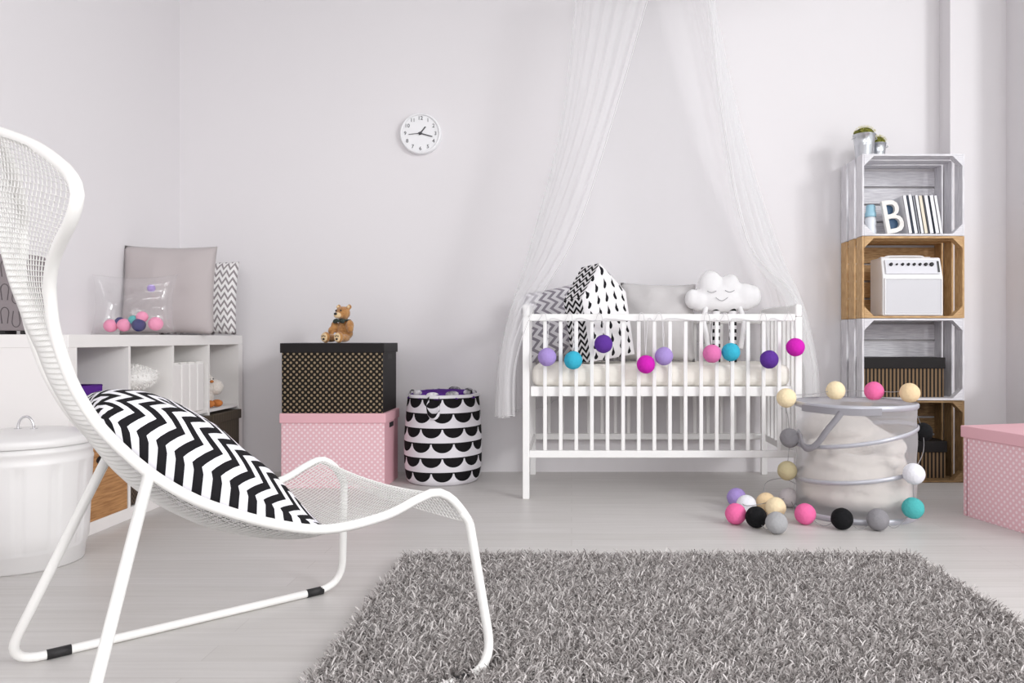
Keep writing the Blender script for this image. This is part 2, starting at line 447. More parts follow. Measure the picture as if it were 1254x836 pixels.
# generic pillow --------------------------------------------------------------
def pillow_mb(w, h, th, uvs=(1, 1), pinch=.07, n=22, wr=.0, seed=0):
    b = MB()
    def side(sg):
        def fn(i, j):
            x, z = 2*i-1, 2*j-1
            e = max(0, (1-abs(x)**3))**.55 * max(0, (1-abs(z)**3))**.55
            px = x*w/2*(1-pinch*(1-z*z)); pz = z*h/2*(1-pinch*(1-x*x))
            d = th/2*e
            if wr: d += wr*e*mnoise.noise(Vector((x*2.2+seed, z*2.2, sg*3+seed)))
            return Vector((px, -sg*d, pz+h/2))
        return fn
    b.grid(side(1), n, n, lambda i, j: (i*uvs[0], j*uvs[1]))
    b.grid(side(-1), n, n, lambda i, j: (i*uvs[0]+.5, j*uvs[1]))
    return b
def place(o, loc, rot): o.location = loc; o.rotation_euler = rot; return o
# grey pillow, clear pillow, zigzag cushion on the cube shelf
o = pillow_mb(.455, .455, .12, pinch=.05, wr=.012, seed=3).build('throw_pillow', 'grey_linen', None, weld=True)
tag(place(o, (-2.035, 3.78, .788), (-.10, 0, .10)), 'large plain grey pillow standing on the cube shelf', 'pillow')
o = pillow_mb(.40, .405, .12, (1, 1), .04, wr=.01, seed=9).build('throw_pillow', mat('chevron_thin', srgb(236, 234, 234), .85, pattern=(lambda u, v: chevron(9.5, 12, .75, .42)(v, u), srgb(150, 143, 145))), None, weld=True)
tag(place(o, (-2.03, 4.08, .790), (-.12, 0, .10)), 'grey and white zigzag pillow peeking out behind the grey pillow', 'pillow')
t = thing('clear_pillow', 'clear inflated plastic pillow with pompoms inside, on the cube shelf', 'pillow', (-2.04, 3.50, .7865))
t.rotation_euler = (-.05, 0, .06)
pillow_mb(.39, .285, .15, pinch=.12, wr=.03, seed=5).build('vinyl_cover', 'clear_vinyl', t, weld=True)
for (x, z, c, r) in ((-.105, .043, 'blush', .030), (-.045, .046, 'blush', .030), (.022, .046, 'navy', .030), (-.07, .062, 'navy', .022), (.03, .085, 'blush', .026), (.098, .052, 'blush', .032), (-.01, .07, 'teal', .022), (.068, .22, 'lilac', .018)):
    MB().ball((x, (.0 if z < .06 else .012), z), r, 14, 9).build('pompom', 'ball_'+c, t)['label'] = {'blush': 'pink', 'navy': 'navy blue', 'teal': 'teal', 'lilac': 'lilac'}[c] + ' pompom'
# grey felt panel leaning on the left wall
t = thing('magazine_file', 'grey upright file with horseshoe outlines at the shelf end behind the mesh chair', 'file box', (-2.165, 2.94, .787), .06)
def rrect(w, h, rr, z0): return [(-w/2, z0), (w/2, z0)] + [(w/2-rr+rr*math.cos(a), z0+h-rr+rr*math.sin(a)) for a in [PI/2*k/5 for k in range(6)]] + [(-w/2+rr-rr*math.sin(a), z0+h-rr+rr*math.cos(a)) for a in [PI/2*k/5 for k in range(6)]]
b = MB(); b.extrude(rrect(.165, .295, .022, .014), .09, Matrix.Translation((0, -.045, 0))); b.build('body', 'felt_grey', t, .004)
b = MB()
for i in range(4):
    for j in range(3):
        cx, cz = -.063+.042*i, .06+.09*j+(.012 if i % 2 else 0)
        sg = 1 if i % 2 else -1
        P = [(cx+.015*math.cos(a), -.0455, cz+sg*(.012+.020*math.sin(a))) for a in [PI*k/8 for k in range(9)]]
        P = [(cx+.010, -.0455, cz-sg*.030)] + P + [(cx-.010, -.0455, cz-sg*.030)]
        b.tube(P, .0016, 5)
b.build('outline_print', 'felt_line', t)
for x in (-.05, .05): MB().box((x, 0, .0075), (.045, .07, .015)).build('foot', 'black_rubber', t, .003)
# fluffy cushion in second upper cubby
def fluffy(label, z, rz, seed):
    b = MB(); b.ball((0, 0, 0), (.150, .152, .060), 48, 28)
    rr = random.Random(seed)
    for q in range(len(b.v)):
        v = b.v[q]; e = (abs(v.x/.150)**3 + abs(v.y/.152)**3)
        b.v[q] = v*(1+.07*mnoise.noise(v*26+Vector((seed, 0, 0)))+.05*mnoise.noise(v*70)) + Vector((0, 0, .060))
        b.v[q].z = max(b.v[q].z, .001)
    base = [v.copy() for v in b.v]
    for k in range(2600):
        v = base[rr.randrange(len(base))]; n = (v-Vector((0, 0, .06))); n = Vector((n.x/.0225, n.y/.0231, n.z/.0036)).normalized()
        d = (n + Vector((rr.uniform(-.9, .9), rr.uniform(-.9, .9), rr.uniform(-.5, .5)))).normalized(); sd = d.orthogonal()*.0016
        tip = v+d*rr.uniform(.006, .012); tip.z = max(tip.z, .001)
        b.add([v-sd, v+sd, tip], [(0, 1, 2)])
    o = b.build('fluffy_cushion', 'fleece_white', None)
    tag(place(o, (-2.03, cub(1), z), (0, 0, rz)), label, 'cushion')
mat('fleece_white', srgb(238, 236, 233), .95, bump=(120, .6), sheen=.4)
fluffy('white fluffy cushion at the bottom of the pile in second upper cubby', ZHI+.002, .05, 3)
fluffy('white fluffy cushion on top of its pile in second upper cubby of the shelf', ZHI+.131, -.06, 5)
# plush lamb
t = thing('plush_lamb', 'white plush lamb with orange feet sitting in the far upper cubby', 'toy', (-1.965, cub(3)-.07, ZHI), -.3)
blob('body', [((0, 0, .055), (.05, .05, .055)), ((.01, 0, .10), (.042, .042, .04)), ((.02, .0, .145), (.034, .034, .034)), ((.0, .045, .155), (.012, .022, .010)), ((.0, -.045, .155), (.012, .022, .010))], 'fleece', t, .005, 3)
for y in (-.028, .028):
    MB().ball((.062, y, .022), (.034, .02, .02), 12, 8).build('foot', 'orange_toy', t)
    MB().ball((.049, y*.45, .152), .0045, 8, 6).build('eye', 'dark_plastic', t)
MB().ball((.052, 0, .139), (.01, .012, .008), 10, 6).build('nose', 'orange_toy', t)
MB().ball((.028, .05, .105), (.044, .042, .042), 14, 10).build('pompom_belly', 'fleece', t)

# ================================================================= WHITE BIN
t = thing('lidded_bin', 'white metal bin with a ribbed side and domed lid beside the chair', 'bin', (-1.885, 2.595, 0))
prof = [(.168, .0), (.172, .006), (.176, .055), (.18, .060), (.179, .066), (.182, .075), (.1945, .345), (.199, .352), (.199, .36), (.196, .366), (.197, .385), (.2015, .39), (.2015, .398), (.199, .402), (.2005, .425), (.198, .425)]
def rib(a, z):
    if .075 <= z <= .346:
        q = (a*12/(2*PI)) % 1
        return 1 + .016*max(0, min(1, (.36-abs(q-.5))/.03))
    return 1
zs = prof[:5] + [(.182+.0125*k/6, .075+.27*k/6) for k in range(7)] + prof[7:]
b = MB(); b.lathe(zs, 192, rfn=rib, capb=True); o = b.build('body', 'bin_white', t)
b = MB(); b.lathe([(.207, .412), (.209, .416), (.209, .432), (.204, .438), (.196, .440), (.185, .447), (.12, .456), (.05, .459), (.0005, .460)], 96); b.build('lid', 'bin_white', t)
b = MB(); b.tube(spline([(-.027, 0, .456), (-.026, 0, .475), (-.016, 0, .495), (0, 0, .502), (.016, 0, .495), (.026, 0, .475), (.027, 0, .456)], 5), .0042, 8); b.build('lid_handle', 'chrome', t)
for s in (-1, 1): MB().box((s*.0275, 0, .459), (.018, .016, .006)).build('handle_plate', 'chrome', t, .001)
for a in (-PI*.66, PI*.34):
    b = MB(); c = Vector((math.cos(a), math.sin(a), 0)); tt = Vector((-c.y, c.x, 0))
    b.tube([c*.203+tt*.035+Vector((0, 0, .376)), c*.222+tt*.03+Vector((0, 0, .372)), c*.222-tt*.03+Vector((0, 0, .372)), c*.203-tt*.035+Vector((0, 0, .376))], .004, 7); b.build('side_handle', 'chrome', t)

# ================================================================= BOXES AT BACK WALL
def lidded_box(name, label, loc, rz, w, d, h, dotm, cardm, group=None, seam=False):
    t = thing(name, label, 'box', loc, rz, group)
    b = MB(); b.box((0, 0, (h-.004)/2), (w-.016, d-.016, h-.004)); b.build('body', dotm, t, .002)
    b = MB(); b.box((0, 0, h-.025), (w, d, .05)); b.build('lid', cardm, t, .003)
    for s in (-1, 1):
        b = MB(); b.box((s*(w/2-.0075), 0, h-.072), (.002, .09, .026)); b.build('hand_hole', 'black_rubber', t)
        b = MB(); b.box((s*(w/2-.00785), 0, (h-.05)/2), (.0012, d-.017, h-.052))
        if not seam: b.build('side_panel', cardm, t)
    return t
BXc, BYc = -1.226, 4.005
lidded_box('storage_box', 'pink polka dot lidded box on the floor under the black box', (BXc, BYc, 0), 0, .545, .31, .385, 'pink_dots', 'pink_card')
lidded_box('storage_box', 'black box with beige dots stacked on the pink box', (BXc-.004, BYc+.002, .3855), 0, .535, .305, .36, 'black_dots', 'black_card')
# teddy
t = thing('teddy_bear', 'small brown teddy bear with dark bow sitting on the black dotted box', 'teddy bear', (-1.205, 3.965, .7465), -.35)
blob('body', [((0, .01, .062), (.036, .033, .042)), ((0, .01, .045), (.042, .036, .032)), ((0, .008, .094), (.026, .024, .025)),
              ((0, -.004, .142), (.036, .034, .033)), ((.030, .006, .172), (.013, .008, .013)), ((-.030, .006, .172), (.013, .008, .013)),
              ((.036, -.045, .022), (.020, .042, .019)), ((-.038, -.045, .022), (.020, .042, .019)),
              ((.036, -.080, .026), (.024, .016, .027)), ((-.038, -.080, .026), (.024, .016, .027)),
              ((.045, -.010, .082), (.018, .021, .028)), ((.055, -.022, .066), (.016, .016, .020)),
              ((-.042, -.010, .078), (.017, .020, .028)), ((-.050, -.024, .058), (.015, .017, .020)), ((0, -.03, .132), (.020, .022, .018))], 'bear_fur', t, .004, 3)
MB().ball((0, -.044, .131), (.018, .016, .0145), 14, 10).build('muzzle', 'bear_muzzle', t)
MB().ball((0, -.059, .137), (.0085, .006, .0065), 10, 8).build('nose', 'black_rubber', t)
for s in (-1, 1):
    MB().ball((s*.014, -.037, .154), .0042, 8, 6).build('eye', 'black_rubber', t)
    MB().ball((s*.030, -.002, .172), (.008, .006, .008), 10, 6).build('inner_ear', 'bear_muzzle', t)
    pad = MB().ball((s*.037, -.0945, .026), (.0185, .004, .0215), 12, 8).build('paw_sole', 'bear_muzzle', t)
    b = MB(); b.ball((s*.037, -.0985, .018), (.0065, .002, .005), 8, 6)
    for dx in (-.008, 0, .008): b.ball((s*.037+dx, -.0982, .034-abs(dx)*.3), (.0028, .002, .0032), 8, 6)
    b.build('paw_print', 'black_rubber', pad)
b = MB()
for s in (-1, 1): b.ball((s*.018, -.034, .104), (.017, .006, .011), 10, 8, Matrix.Rotation(s*.3, 3, 'Y').to_4x4())
b.ball((0, -.036, .104), .007, 8, 6)
b.tube([(.028*math.cos(a), .006+.029*math.sin(a), .108) for a in [2*PI*k/20 for k in range(20)]], .005, 6, True)
b.build('bow', 'bow_green', t)

t.scale = (1.1, 1.1, 1.1)
# laundry bag
t = thing('laundry_bag', 'round black and white scalloped laundry bag against the back wall', 'bag', at(543, 413, 4.085)*1); t.location.z = 0
def bagr(a, z):
    n = mnoise.noise(Vector((math.cos(a)*1.6, math.sin(a)*1.6, z*4)))
    return 1 + .025*n*(.6+z)
prof = [(.175, .0), (.19, .008), (.200, .03), (.207, .10), (.209, .18), (.207, .26), (.203, .34), (.196, .41), (.190, .455)]
b = MB(); b.lathe(prof, 72, rfn=bagr, capb=True)
b.lathe([(.190, .455), (.192, .47), (.186, .474), (.176, .462), (.17, .44)], 72, rfn=lambda a, z: bagr(a, .455)*(1+.03*math.sin(a*7))); b.build('body', 'scallop_fabric', t)
b = MB(); b.lathe([(.184, .452), (.168, .474), (.135, .486), (.09, .470), (.04, .452), (.002, .446)], 60, rfn=lambda a, z: 1+.10*math.sin(a*5+z*20)*(.3 if z > .44 else 1)*.5+.06*math.sin(a*11)); b.build('lining', 'purple_cotton', t)
b = MB()
for k in range(9):
    a = -PI*.95 + k*.62; r = .165
    b.ball((r*math.cos(a), r*math.sin(a), .478+.006*math.sin(k*2.1)), (.036, .016, .016), 10, 8, Matrix.Rotation(a+PI/2, 4, 'Z'))
b.build('gathered_hem', mat('hem_fabric', srgb(226, 223, 228), .85, var=(22, (.012, .011, .012)), bump=(25, .3)), t)
b = MB()
P = [(-.04, -.196, .455), (-.05, -.212, .44), (-.048, -.217, .40), (-.03, -.219, .372), (-.005, -.219, .366), (.015, -.218, .385), (.018, -.215, .42), (.012, -.205, .455)]
P = spline(P, 5)
b.grid(lambda i, j: P[min(int(round(i*(len(P)-1))), len(P)-1)] + Vector((0, (.004 if j in (0, 1) else -.003), (j-.5)*.03)), len(P)-1, 3, lambda i, j: (.01+.12*i, .02+j*.05)); b.build('carry_strap', 'scallop_fabric', t)

# ================================================================= CLOCK
cl = at(514.5, 163, 4.30)
t = thing('wall_clock', 'round white wall clock showing quarter past one on the back wall', 'clock', (cl.x, YB, cl.z))
RX = Matrix.Rotation(PI/2, 4, 'X')
b = MB(); b.lathe([(.118, 0.0), (.118, .025), (.114, .034), (.108, .036), (.105, .030)], 64, M=RX); b.build('rim', 'clock_white', t)
b = MB(); b.lathe([(.106, .028), (.0005, .028)], 64, M=RX); b.build('dial', 'clock_white', t)
dg = bpy.context.evaluated_depsgraph_get()
def text_mb(s, size, M, b):
    cu = bpy.data.curves.new('tmp', 'FONT'); cu.body = s; cu.size = size; cu.align_x = 'CENTER'; cu.align_y = 'CENTER'; cu.extrude = .0006; cu.resolution_u = 3
    ob = bpy.data.objects.new('tmp', cu); COL.objects.link(ob)
    bpy.context.view_layer.update()
    d = bpy.context.evaluated_depsgraph_get()
    me = bpy.data.meshes.new_from_object(ob.evaluated_get(d))
    b.add([v.co.copy() for v in me.vertices], [tuple(p.vertices) for p in me.polygons], None, False, M)
    bpy.data.objects.remove(ob); bpy.data.curves.remove(cu); bpy.data.meshes.remove(me)
for h in range(1, 13):
    a = h*PI/6; b = MB()
    text_mb(str(h), .030, Matrix.Translation((.087*math.sin(a), -.0290, .087*math.cos(a))) @ RX, b)
    b.build('numeral', 'clock_ink', t)
def hand(name, ang, L, w, y):
    b = MB(); b.box((0, 0, L/2-.012), (w, .0012, L)); o = b.build(name, 'clock_ink', t)
    o.location = (0, y, 0); o.rotation_euler = (0, ang, 0)
hand('hour_hand', math.radians(38), .060, .0065, -.0310); hand('minute_hand', math.radians(105), .084, .0055, -.0328); hand('second_hand', math.radians(264), .078, .003, -.0345)
b = MB(); b.lathe([(.008, .028), (.008, .0365), (.0005, .0365)], 16, M=RX); b.build('hub', 'clock_ink', t)

# ================================================================= CRIB
CX0, CX1, CY0, CY1 = -.235, 1.105, 3.60, 4.272
t = thing('crib', 'white wooden slatted crib under the net canopy against the back wall', 'crib', ((CX0+CX1)/2, (CY0+CY1)/2, 0))
hw, hd = (CX1-CX0)/2, (CY1-CY0)/2
for sx in (-1, 1):
    for sy in (-1, 1):
        MB().box((sx*(hw-.016), sy*(hd-.016), .4365), (.032, .032, .873)).build('leg', 'crib_white', t, .003)
    MB().box((sx*(hw-.016), 0, .904), (.032, hd*2, .062)).build('end_top_rail', 'crib_white', t, .010)
    MB().box((sx*(hw-.016), 0, .215), (.024, hd*2-.064, .034)).build('end_bottom_rail', 'crib_white', t, .003)
    for k in range(7):
        MB().box((sx*(hw-.016), -hd+.032+(2*hd-.064)*(k+1)/8, .5525), (.014, .018, .641)).build('bar', 'crib_white', t)
for sy in (-1, 1):
    MB().box((0, sy*(hd-.014), .8705), (2*hw-.064, .026, .034)).build('side_top_rail', 'crib_white', t, .004)
    MB().box((0, sy*(hd-.014), .215), (2*hw-.064, .026, .034)).build('side_bottom_rail', 'crib_white', t, .003)
    for k in range(16):
        b = MB(); b.box((-hw+.032+(2*hw-.064)*(k+1)/17, sy*(hd-.014), .5425), (.018, .014, .621)); b.build('bar', 'crib_white', t, .003)
MB().box((0, 0, .514), (2*hw-.075, 2*hd-.06, .048)).build('mattress_base', 'crib_white', t, .003)
o = MB()
def matt(i, j):
    return None
mw, md = 2*hw-.085, 2*hd-.07
b = MB(); b.box((0, 0, .052), (mw, md, .104)); o = b.build('mattress', 'mattress_cotton', None)
bv = o.modifiers.new('Bevel', 'BEVEL'); bv.width = .035; bv.segments = 4
tag(place(o, ((CX0+CX1)/2, (CY0+CY1)/2, .5385), (0, 0, 0)), 'cream crib mattress lying inside the white crib', 'mattress')
MZ = .642
# pillows in crib
o = pillow_mb(.40, .40, .13, (1, 1), .06, wr=.02, seed=1).build('crib_pillow', 'chevron_pale', None, weld=True)
tag(place(o, (-.03, 4.10, MZ+.03), (-.24, -.20, .12)), 'pale grey and white zigzag pillow at the left end of the crib', 'pillow')
# house-shaped pillow: drops in front, zigzags on its sides
t = thing('house_pillow', 'house shaped pillow with black raindrops and zigzag sides in the crib', 'pillow', (.165, 3.88, MZ+.024), .42)
t.rotation_euler = (-.06, -.13, .58)
def house(i): # outline
    return [(-.135, 0), (.135, 0), (.14, .325), (0, .485), (-.14, .325)][i]
def puff(sg):
    def fn(i, j):
        # i across, j up; outline narrows in the gable
        top = .485 - abs(2*i-1)*.16
        x = (2*i-1)*.138; z = j*top
        e = (max(0, 1-abs(2*i-1)**4) * max(0, 1-abs(2*j-1)**4))**.5
        return Vector((x, -sg*(.085+.03*e), z))
    return fn
b = MB(); b.grid(puff(1), 20, 20, lambda i, j: (i*.28*2, j*.48*2)); b.build('front_panel', 'drop_cotton', t)
b = MB(); b.grid(puff(-1), 20, 20, lambda i, j: (i*.28*2, j*.48*2)); b.build('back_panel', 'drop_cotton', t)
b = MB()
O = [house(k) for k in (1, 2, 3, 4, 0)]
O = [(.138, 0), (.138, .16), (.138, .325), (0, .485), (-.138, .325), (-.138, .16), (-.138, 0)]
for k in range(len(O)-1):
    (x0, z0), (x1, z1) = O[k], O[k+1]; L = math.hypot(x1-x0, z1-z0); s0 = .2*k
    b.add([(x0, -.085, z0), (x1, -.085, z1), (x1, .085, z1), (x0, .085, z0)], [(0, 1, 2, 3)], [[(0, s0), (0, s0+L), (.17, s0+L), (.17, s0)]])
b.add([(-.138, -.085, 0), (.138, -.085, 0), (.138, .085, 0), (-.138, .085, 0)], [(0, 1, 2, 3)], [[(0, 0), (0, .27), (.17, .27), (.17, 0)]])
b.build('side_panel', 'chevron_house', t)
o = pillow_mb(.41, .43, .14, (1, 1), .05, wr=.03, seed=11).build('crib_pillow', 'pale_grey_cotton', None, weld=True)
tag(place(o, (.455, 4.03, MZ+.007), (-.20, .03, -.06)), 'plain pale grey pillow in the middle of the crib', 'pillow')
# cloud cushion with face and legs
KZ = lambda p: ((p[0][0], p[0][1], .362+(p[0][2]-.275)*1.18), (p[1][0]*.98, p[1][1], p[1][2]*1.2))
t = thing('cloud_cushion', 'white cloud shaped plush with sleepy face and striped legs in the crib', 'cushion', (.800, 3.98, MZ+.002))
t.rotation_euler = (-.06, 0, 0)
blob('body', [KZ(q) for q in [((0, 0, .245), (.155, .06, .055)), ((-.115, 0, .245), (.062, .05, .048)), ((-.155, 0, .252), (.045, .045, .045)), ((.12, 0, .262), (.075, .05, .062)), ((.165, 0, .265), (.045, .042, .05)),
              ((-.06, 0, .315), (.068, .055, .066)), ((.035, 0, .300), (.066, .055, .058)), ((.05, 0, .315), (.045, .05, .05)), ((0, 0, .27), (.10, .06, .06))]], 'white_cotton', t, .008, 5)
for (cx, cz, w, d) in ((-.065, .372, .024, .009), (.03, .375, .024, .009)):
    b = MB(); b.tube([(cx-w+2*w*k/8, -.062, cz-d*math.sin(PI*k/8)) for k in range(9)], .0017, 6); b.build('closed_eye', 'stitch', t)
b = MB(); b.tube([(-.045+.008*k, -.064, .338-.018*math.sin(PI*k/8)) for k in range(9)], .0016, 6); b.build('smile', 'stitch', t)
for x in (-.035, .052):
    b = MB(); b.lathe([(.020, .0), (.021, .06), (.019, .13), (.021, .20), (.02, .29)], 20, c=(x, -.015, .0), capb=True)
    b.build('leg', 'stripe_sock', t)
for s in (-1, 1):
    b = MB(); P = spline([(s*.085, -.02, .30), (s*.105, -.045, .22), (s*.095, -.055, .14), (s*.085, -.05, .07)], 5); b.tube(P, .013, 10); b.build('arm', 'white_cotton', t)

# ================================================================= CANOPY
t = thing('bed_canopy', 'sheer white net canopy hanging over the crib from the ceiling', 'canopy', (.374, 3.97, ZC))
ring = [(.34*math.cos(a), .31*math.sin(a), 2.7-ZC) for a in [2*PI*k/64 for k in range(64)]]
b = MB(); b.tube(ring, .006, 8, True); b.build('hoop', 'metal_white', t)
b = MB()
for k in range(3):
    a = 2*PI*k/3+.5; b.tube([(.34*math.cos(a), .31*math.sin(a), 2.7-ZC), (0, 0, -.05)], .002, 6)
b.tube([(0, 0, -.05), (0, 0, 0)], .003, 6); b.build('hanging_cord', 'cable_clear', t)
COLS = [
 [(.45, 3.66, 2.7), (.22, 3.60, 1.9), (.01, 3.565, 1.26), (-.185, 3.55, .92), (-.275, 3.555, .66), (-.285, 3.57, .40)],
 [(.25, 3.68, 2.7), (.09, 3.66, 1.9), (-.12, 3.66, 1.26), (-.268, 3.62, .92), (-.325, 3.66, .65), (-.335, 3.68, .385)],
 [(.08, 3.80, 2.7), (-.02, 3.80, 1.9), (-.185, 3.80, 1.26), (-.285, 3.78, .92), (-.35, 3.80, .65), (-.365, 3.80, .38)],
 [(.035, 3.97, 2.7), (-.045, 3.97, 1.9), (-.195, 3.99, 1.26), (-.285, 3.99, .92), (-.35, 3.99, .65), (-.38, 3.99, .375)],
 [(.10, 4.15, 2.7), (.0, 4.20, 1.9), (-.14, 4.26, 1.26), (-.27, 4.28, .92), (-.29, 4.295, .65), (-.28, 4.30, .36)],
 [(.26, 4.26, 2.7), (.18, 4.28, 1.9), (.08, 4.30, 1.26), (-.02, 4.305, .92), (-.08, 4.305, .65), (-.12, 4.305, .40)],
 [(.42, 4.28, 2.7), (.45, 4.29, 1.9), (.47, 4.305, 1.26), (.42, 4.308, .95), (.40, 4.308, .82), (.40, 4.308, .72)],
 [(.56, 4.24, 2.7), (.68, 4.27, 1.9), (.80, 4.30, 1.26), (.86, 4.305, .95), (.88, 4.305, .80), (.88, 4.305, .70)],
 [(.65, 4.14, 2.7), (.84, 4.18, 1.9), (1.03, 4.25, 1.26), (1.14, 4.285, .95), (1.18, 4.29, .65), (1.20, 4.29, .36)],
 [(.70, 3.99, 2.7), (.88, 3.99, 1.9), (1.08, 4.0, 1.26), (1.195, 4.0, .95), (1.26, 4.0, .65), (1.285, 4.02, .40)],
 [(.69, 3.85, 2.7), (.83, 3.85, 1.9), (1.00, 3.85, 1.26), (1.15, 3.84, .95), (1.215, 3.84, .65), (1.235, 3.86, .42)],
 [(.66, 3.75, 2.7), (.74, 3.75, 1.9), (.86, 3.74, 1.26), (1.06, 3.70, .98), (1.165, 3.70, .66), (1.18, 3.72, .44)]]
NR, NCOL = 56, 40
rows = [spline(c, NR//5+1) for c in COLS]; nr = len(rows[0])
pts = [spline([rows[c][r] for c in range(len(COLS))], NCOL) for r in range(nr)]
nc = len(pts[0])
ctr = Vector((.374, 3.97, 0))
dens = np.interp(np.linspace(0, 1, nc), [0, .25, .4, .5, .62, .72, .8, 1], [1, 1, .8, .25, .25, .8, 1.4, 1.6])
ph = np.cumsum(dens)/nc*2*PI*34
b = MB(); vs = []; fs = []
for r in range(nr):
    k = r/(nr-1); amp = .004+.011*min(1, k*1.6)
    for c in range(nc):
        p = pts[r][c]; q = pts[r][min(c+1, nc-1)]-pts[r][max(c-1, 0)]
        n = Vector((q.y, -q.x, 0)); n = n.normalized() if n.length > 1e-6 else Vector((0, 0, 0))
        a = amp*(.35 if p.y > 4.27 else 1)
        d = a*(math.sin(ph[c]+.5*math.sin(k*5+c*.05)) + .5*math.sin(ph[c]*.37+k*2))*dens[c]
        z = p.z + (.005*math.sin(ph[c]*.25) if r == nr-1 else 0)
        yy = min(p.y+n.y*d, 4.326)
        vs.append((p.x+n.x*d-.374, yy-3.97, z-ZC))
for r in range(nr-1):
    for c in range(nc-1): fs.append((r*nc+c, r*nc+c+1, (r+1)*nc+c+1, (r+1)*nc+c))
b.add(vs, fs, None, True); b.build('netting', 'canopy_net', t)
b = MB(); b.tube([vs[(nr-1)*nc+c] for c in range(0, nc, 1)], .0022, 5); b.build('hem', 'cable_clear', t)
b = MB()
for c in (0, nc-1): b.tube([vs[r*nc+c] for r in range(nr)], .0009, 5)
b.build('edge_seam', 'cable_clear', t)

# ================================================================= STRING LIGHTS ON CRIB
def strandlight(name, label, balls, cable_mat, r, loc):
    t = thing(name, label, 'string lights', loc, 0)
    for (p, c) in balls:
        b = MB(); b.ball((0, 0, 0), r, 24, 16)
        for q in range(len(b.v)):                       # cotton threads make the ball slightly lumpy
            v = b.v[q]; b.v[q] = v*(1+.03*mnoise.noise(v*40+Vector(p)*7))
        o = b.build('cotton_ball', 'ball_'+c, t); o.location = Vector(p)-Vector(loc); o['label'] = {'rose': 'pink', 'ash': 'pale grey', 'silver': 'mid grey'}.get(c, c)+' cotton ball'
    return t
YB0 = 3.548
cb = [((670, 437), 'lilac'), ((702, 441), 'turquoise'), ((739, 421), 'purple'), ((791, 446), 'magenta'), ((813, 436), 'lilac'), ((872, 433), 'pink'), ((895, 431), 'turquoise'), ((942, 440), 'purple'), ((974, 425), 'magenta')]
balls = [(tuple(at(p[0], p[1], YB0)), c) for p, c in cb]
L0 = Vector((.44, YB0, .69))
t = strandlight('string_lights', 'string of nine bright cotton ball lights hung along the front of the crib', balls, 'cable_clear', .0435, L0)
P = []
zr = .888
xs0 = -.19; 
drops_x = [p[0] for p, c in balls]
P = []
x = -.18
for i, (p, c) in enumerate(balls):
    P += [Vector((p[0]-.045, 3.594, .853)), Vector((p[0]-.03, 3.588, .875)), Vector((p[0]-.02, 3.592, .894)), Vector((p[0]-.005, 3.584, .872)), Vector((p[0]-.002, 3.575, p[2]+.10)), Vector((p[0], 3.555, p[2]+.042)), Vector((p[0]+.004, 3.575, p[2]+.10)), Vector((p[0]+.015, 3.586, .865))]
b = MB(); b.tube([q-L0 for q in spline(P, 3)], .0016, 5); b.build('cable', 'cable_clear', t)

# ================================================================= MESH HAMPER
HX, HY, HR, HH = 1.262, 3.345, .255, .488
t = thing('pop_up_hamper', 'grey mesh pop-up hamper wrapped in ball lights in front of the crates', 'hamper', (HX, HY, 0))
def hw_(a, z): return 1+.012*mnoise.noise(Vector((math.cos(a)*2, math.sin(a)*2, z*9)))-.02*math.sin(PI*min(1, max(0, z/HH))*3)**2
b = MB(); b.lathe([(HR, HH*k/14) for k in range(15)], 72, rfn=hw_); b.build('mesh_side', 'hamper_net', t)
b = MB(); b.lathe([(HR-.002, .004), (.001, .004)], 48); b.build('base_disc', 'hamper_net', t)
def hoop(z0, tilt, rr, name, m):
    b = MB(); n = 72
    vs = []; fs = []
    for k in range(n):
        a = 2*PI*k/n; z = z0+tilt*math.cos(a)
        for dz, dr in ((-rr, 0), (-rr*.5, .005), (rr*.5, .005), (rr, 0)):
            vs.append(((HR+dr+.001)*math.cos(a), (HR+dr+.001)*math.sin(a), z+dz))
    for k in range(n):
        k2 = (k+1) % n
        for i in range(3): fs.append((k*4+i, k2*4+i, k2*4+i+1, k*4+i+1))
    b.add(vs, fs, None, True); return b.build(name, m, t)
hoop(HH-.008, 0, .012, 'top_hoop', 'silver_tape'); hoop(.345, .045, .009, 'spiral_hoop', 'silver_tape'); hoop(.185, .032, .009, 'spiral_hoop', 'silver_tape'); hoop(.012, .0, .012, 'bottom_hoop', 'silver_tape')
b = MB(); b.lathe([(HR-.001, HH), (HR*.6, HH+.004), (.001, HH+.003)], 60); b.build('mesh_lid', 'hamper_net', t)
# carrying strap: wide grey band, loop hanging on the left
def strap(P, w, name):
    P = spline(P, 6); b = MB(); vs = []; fs = []
    for p in P:
        a = Vector((p.x, p.y, 0)).normalized(); vs += [p+Vector((0, 0, w)), p+Vector((0, 0, w))+a*.003, p-Vector((0, 0, w))+a*.003, p-Vector((0, 0, w))]
    for i in range(len(P)-1):
        for k in range(4): fs.append((i*4+k, i*4+(k+1) % 4, (i+1)*4+(k+1) % 4, (i+1)*4+k))
    b.add(vs, fs, None, False); return b.build(name, 'grey_webbing', t)
def onr(deg, z, r=HR+.010): return Vector((r*math.cos(math.radians(deg)), r*math.sin(math.radians(deg)), z))
strap([onr(195, .468), onr(215, .468), onr(235, .466), onr(255, .466), onr(272, .470)], .014, 'rim_band')
b = MB(); P = spline([onr(238, .465), onr(233, .43, HR+.014), onr(226, .385, HR+.022), onr(219, .335, HR+.026), onr(212, .305, HR+.03), onr(206, .300, HR+.03), onr(200, .315, HR+.026), onr(195, .345, HR+.02), onr(188, .36, HR+.012)], 5)
vs = []; fs = []
for i, p in enumerate(P):
    tg = (P[min(i+1, len(P)-1)]-P[max(i-1, 0)]).normalized(); rad = Vector((p.x, p.y, 0)).normalized(); sd = tg.cross(rad).normalized()*.013
    vs += [p-sd, p-sd+rad*.003, p+sd+rad*.003, p+sd]
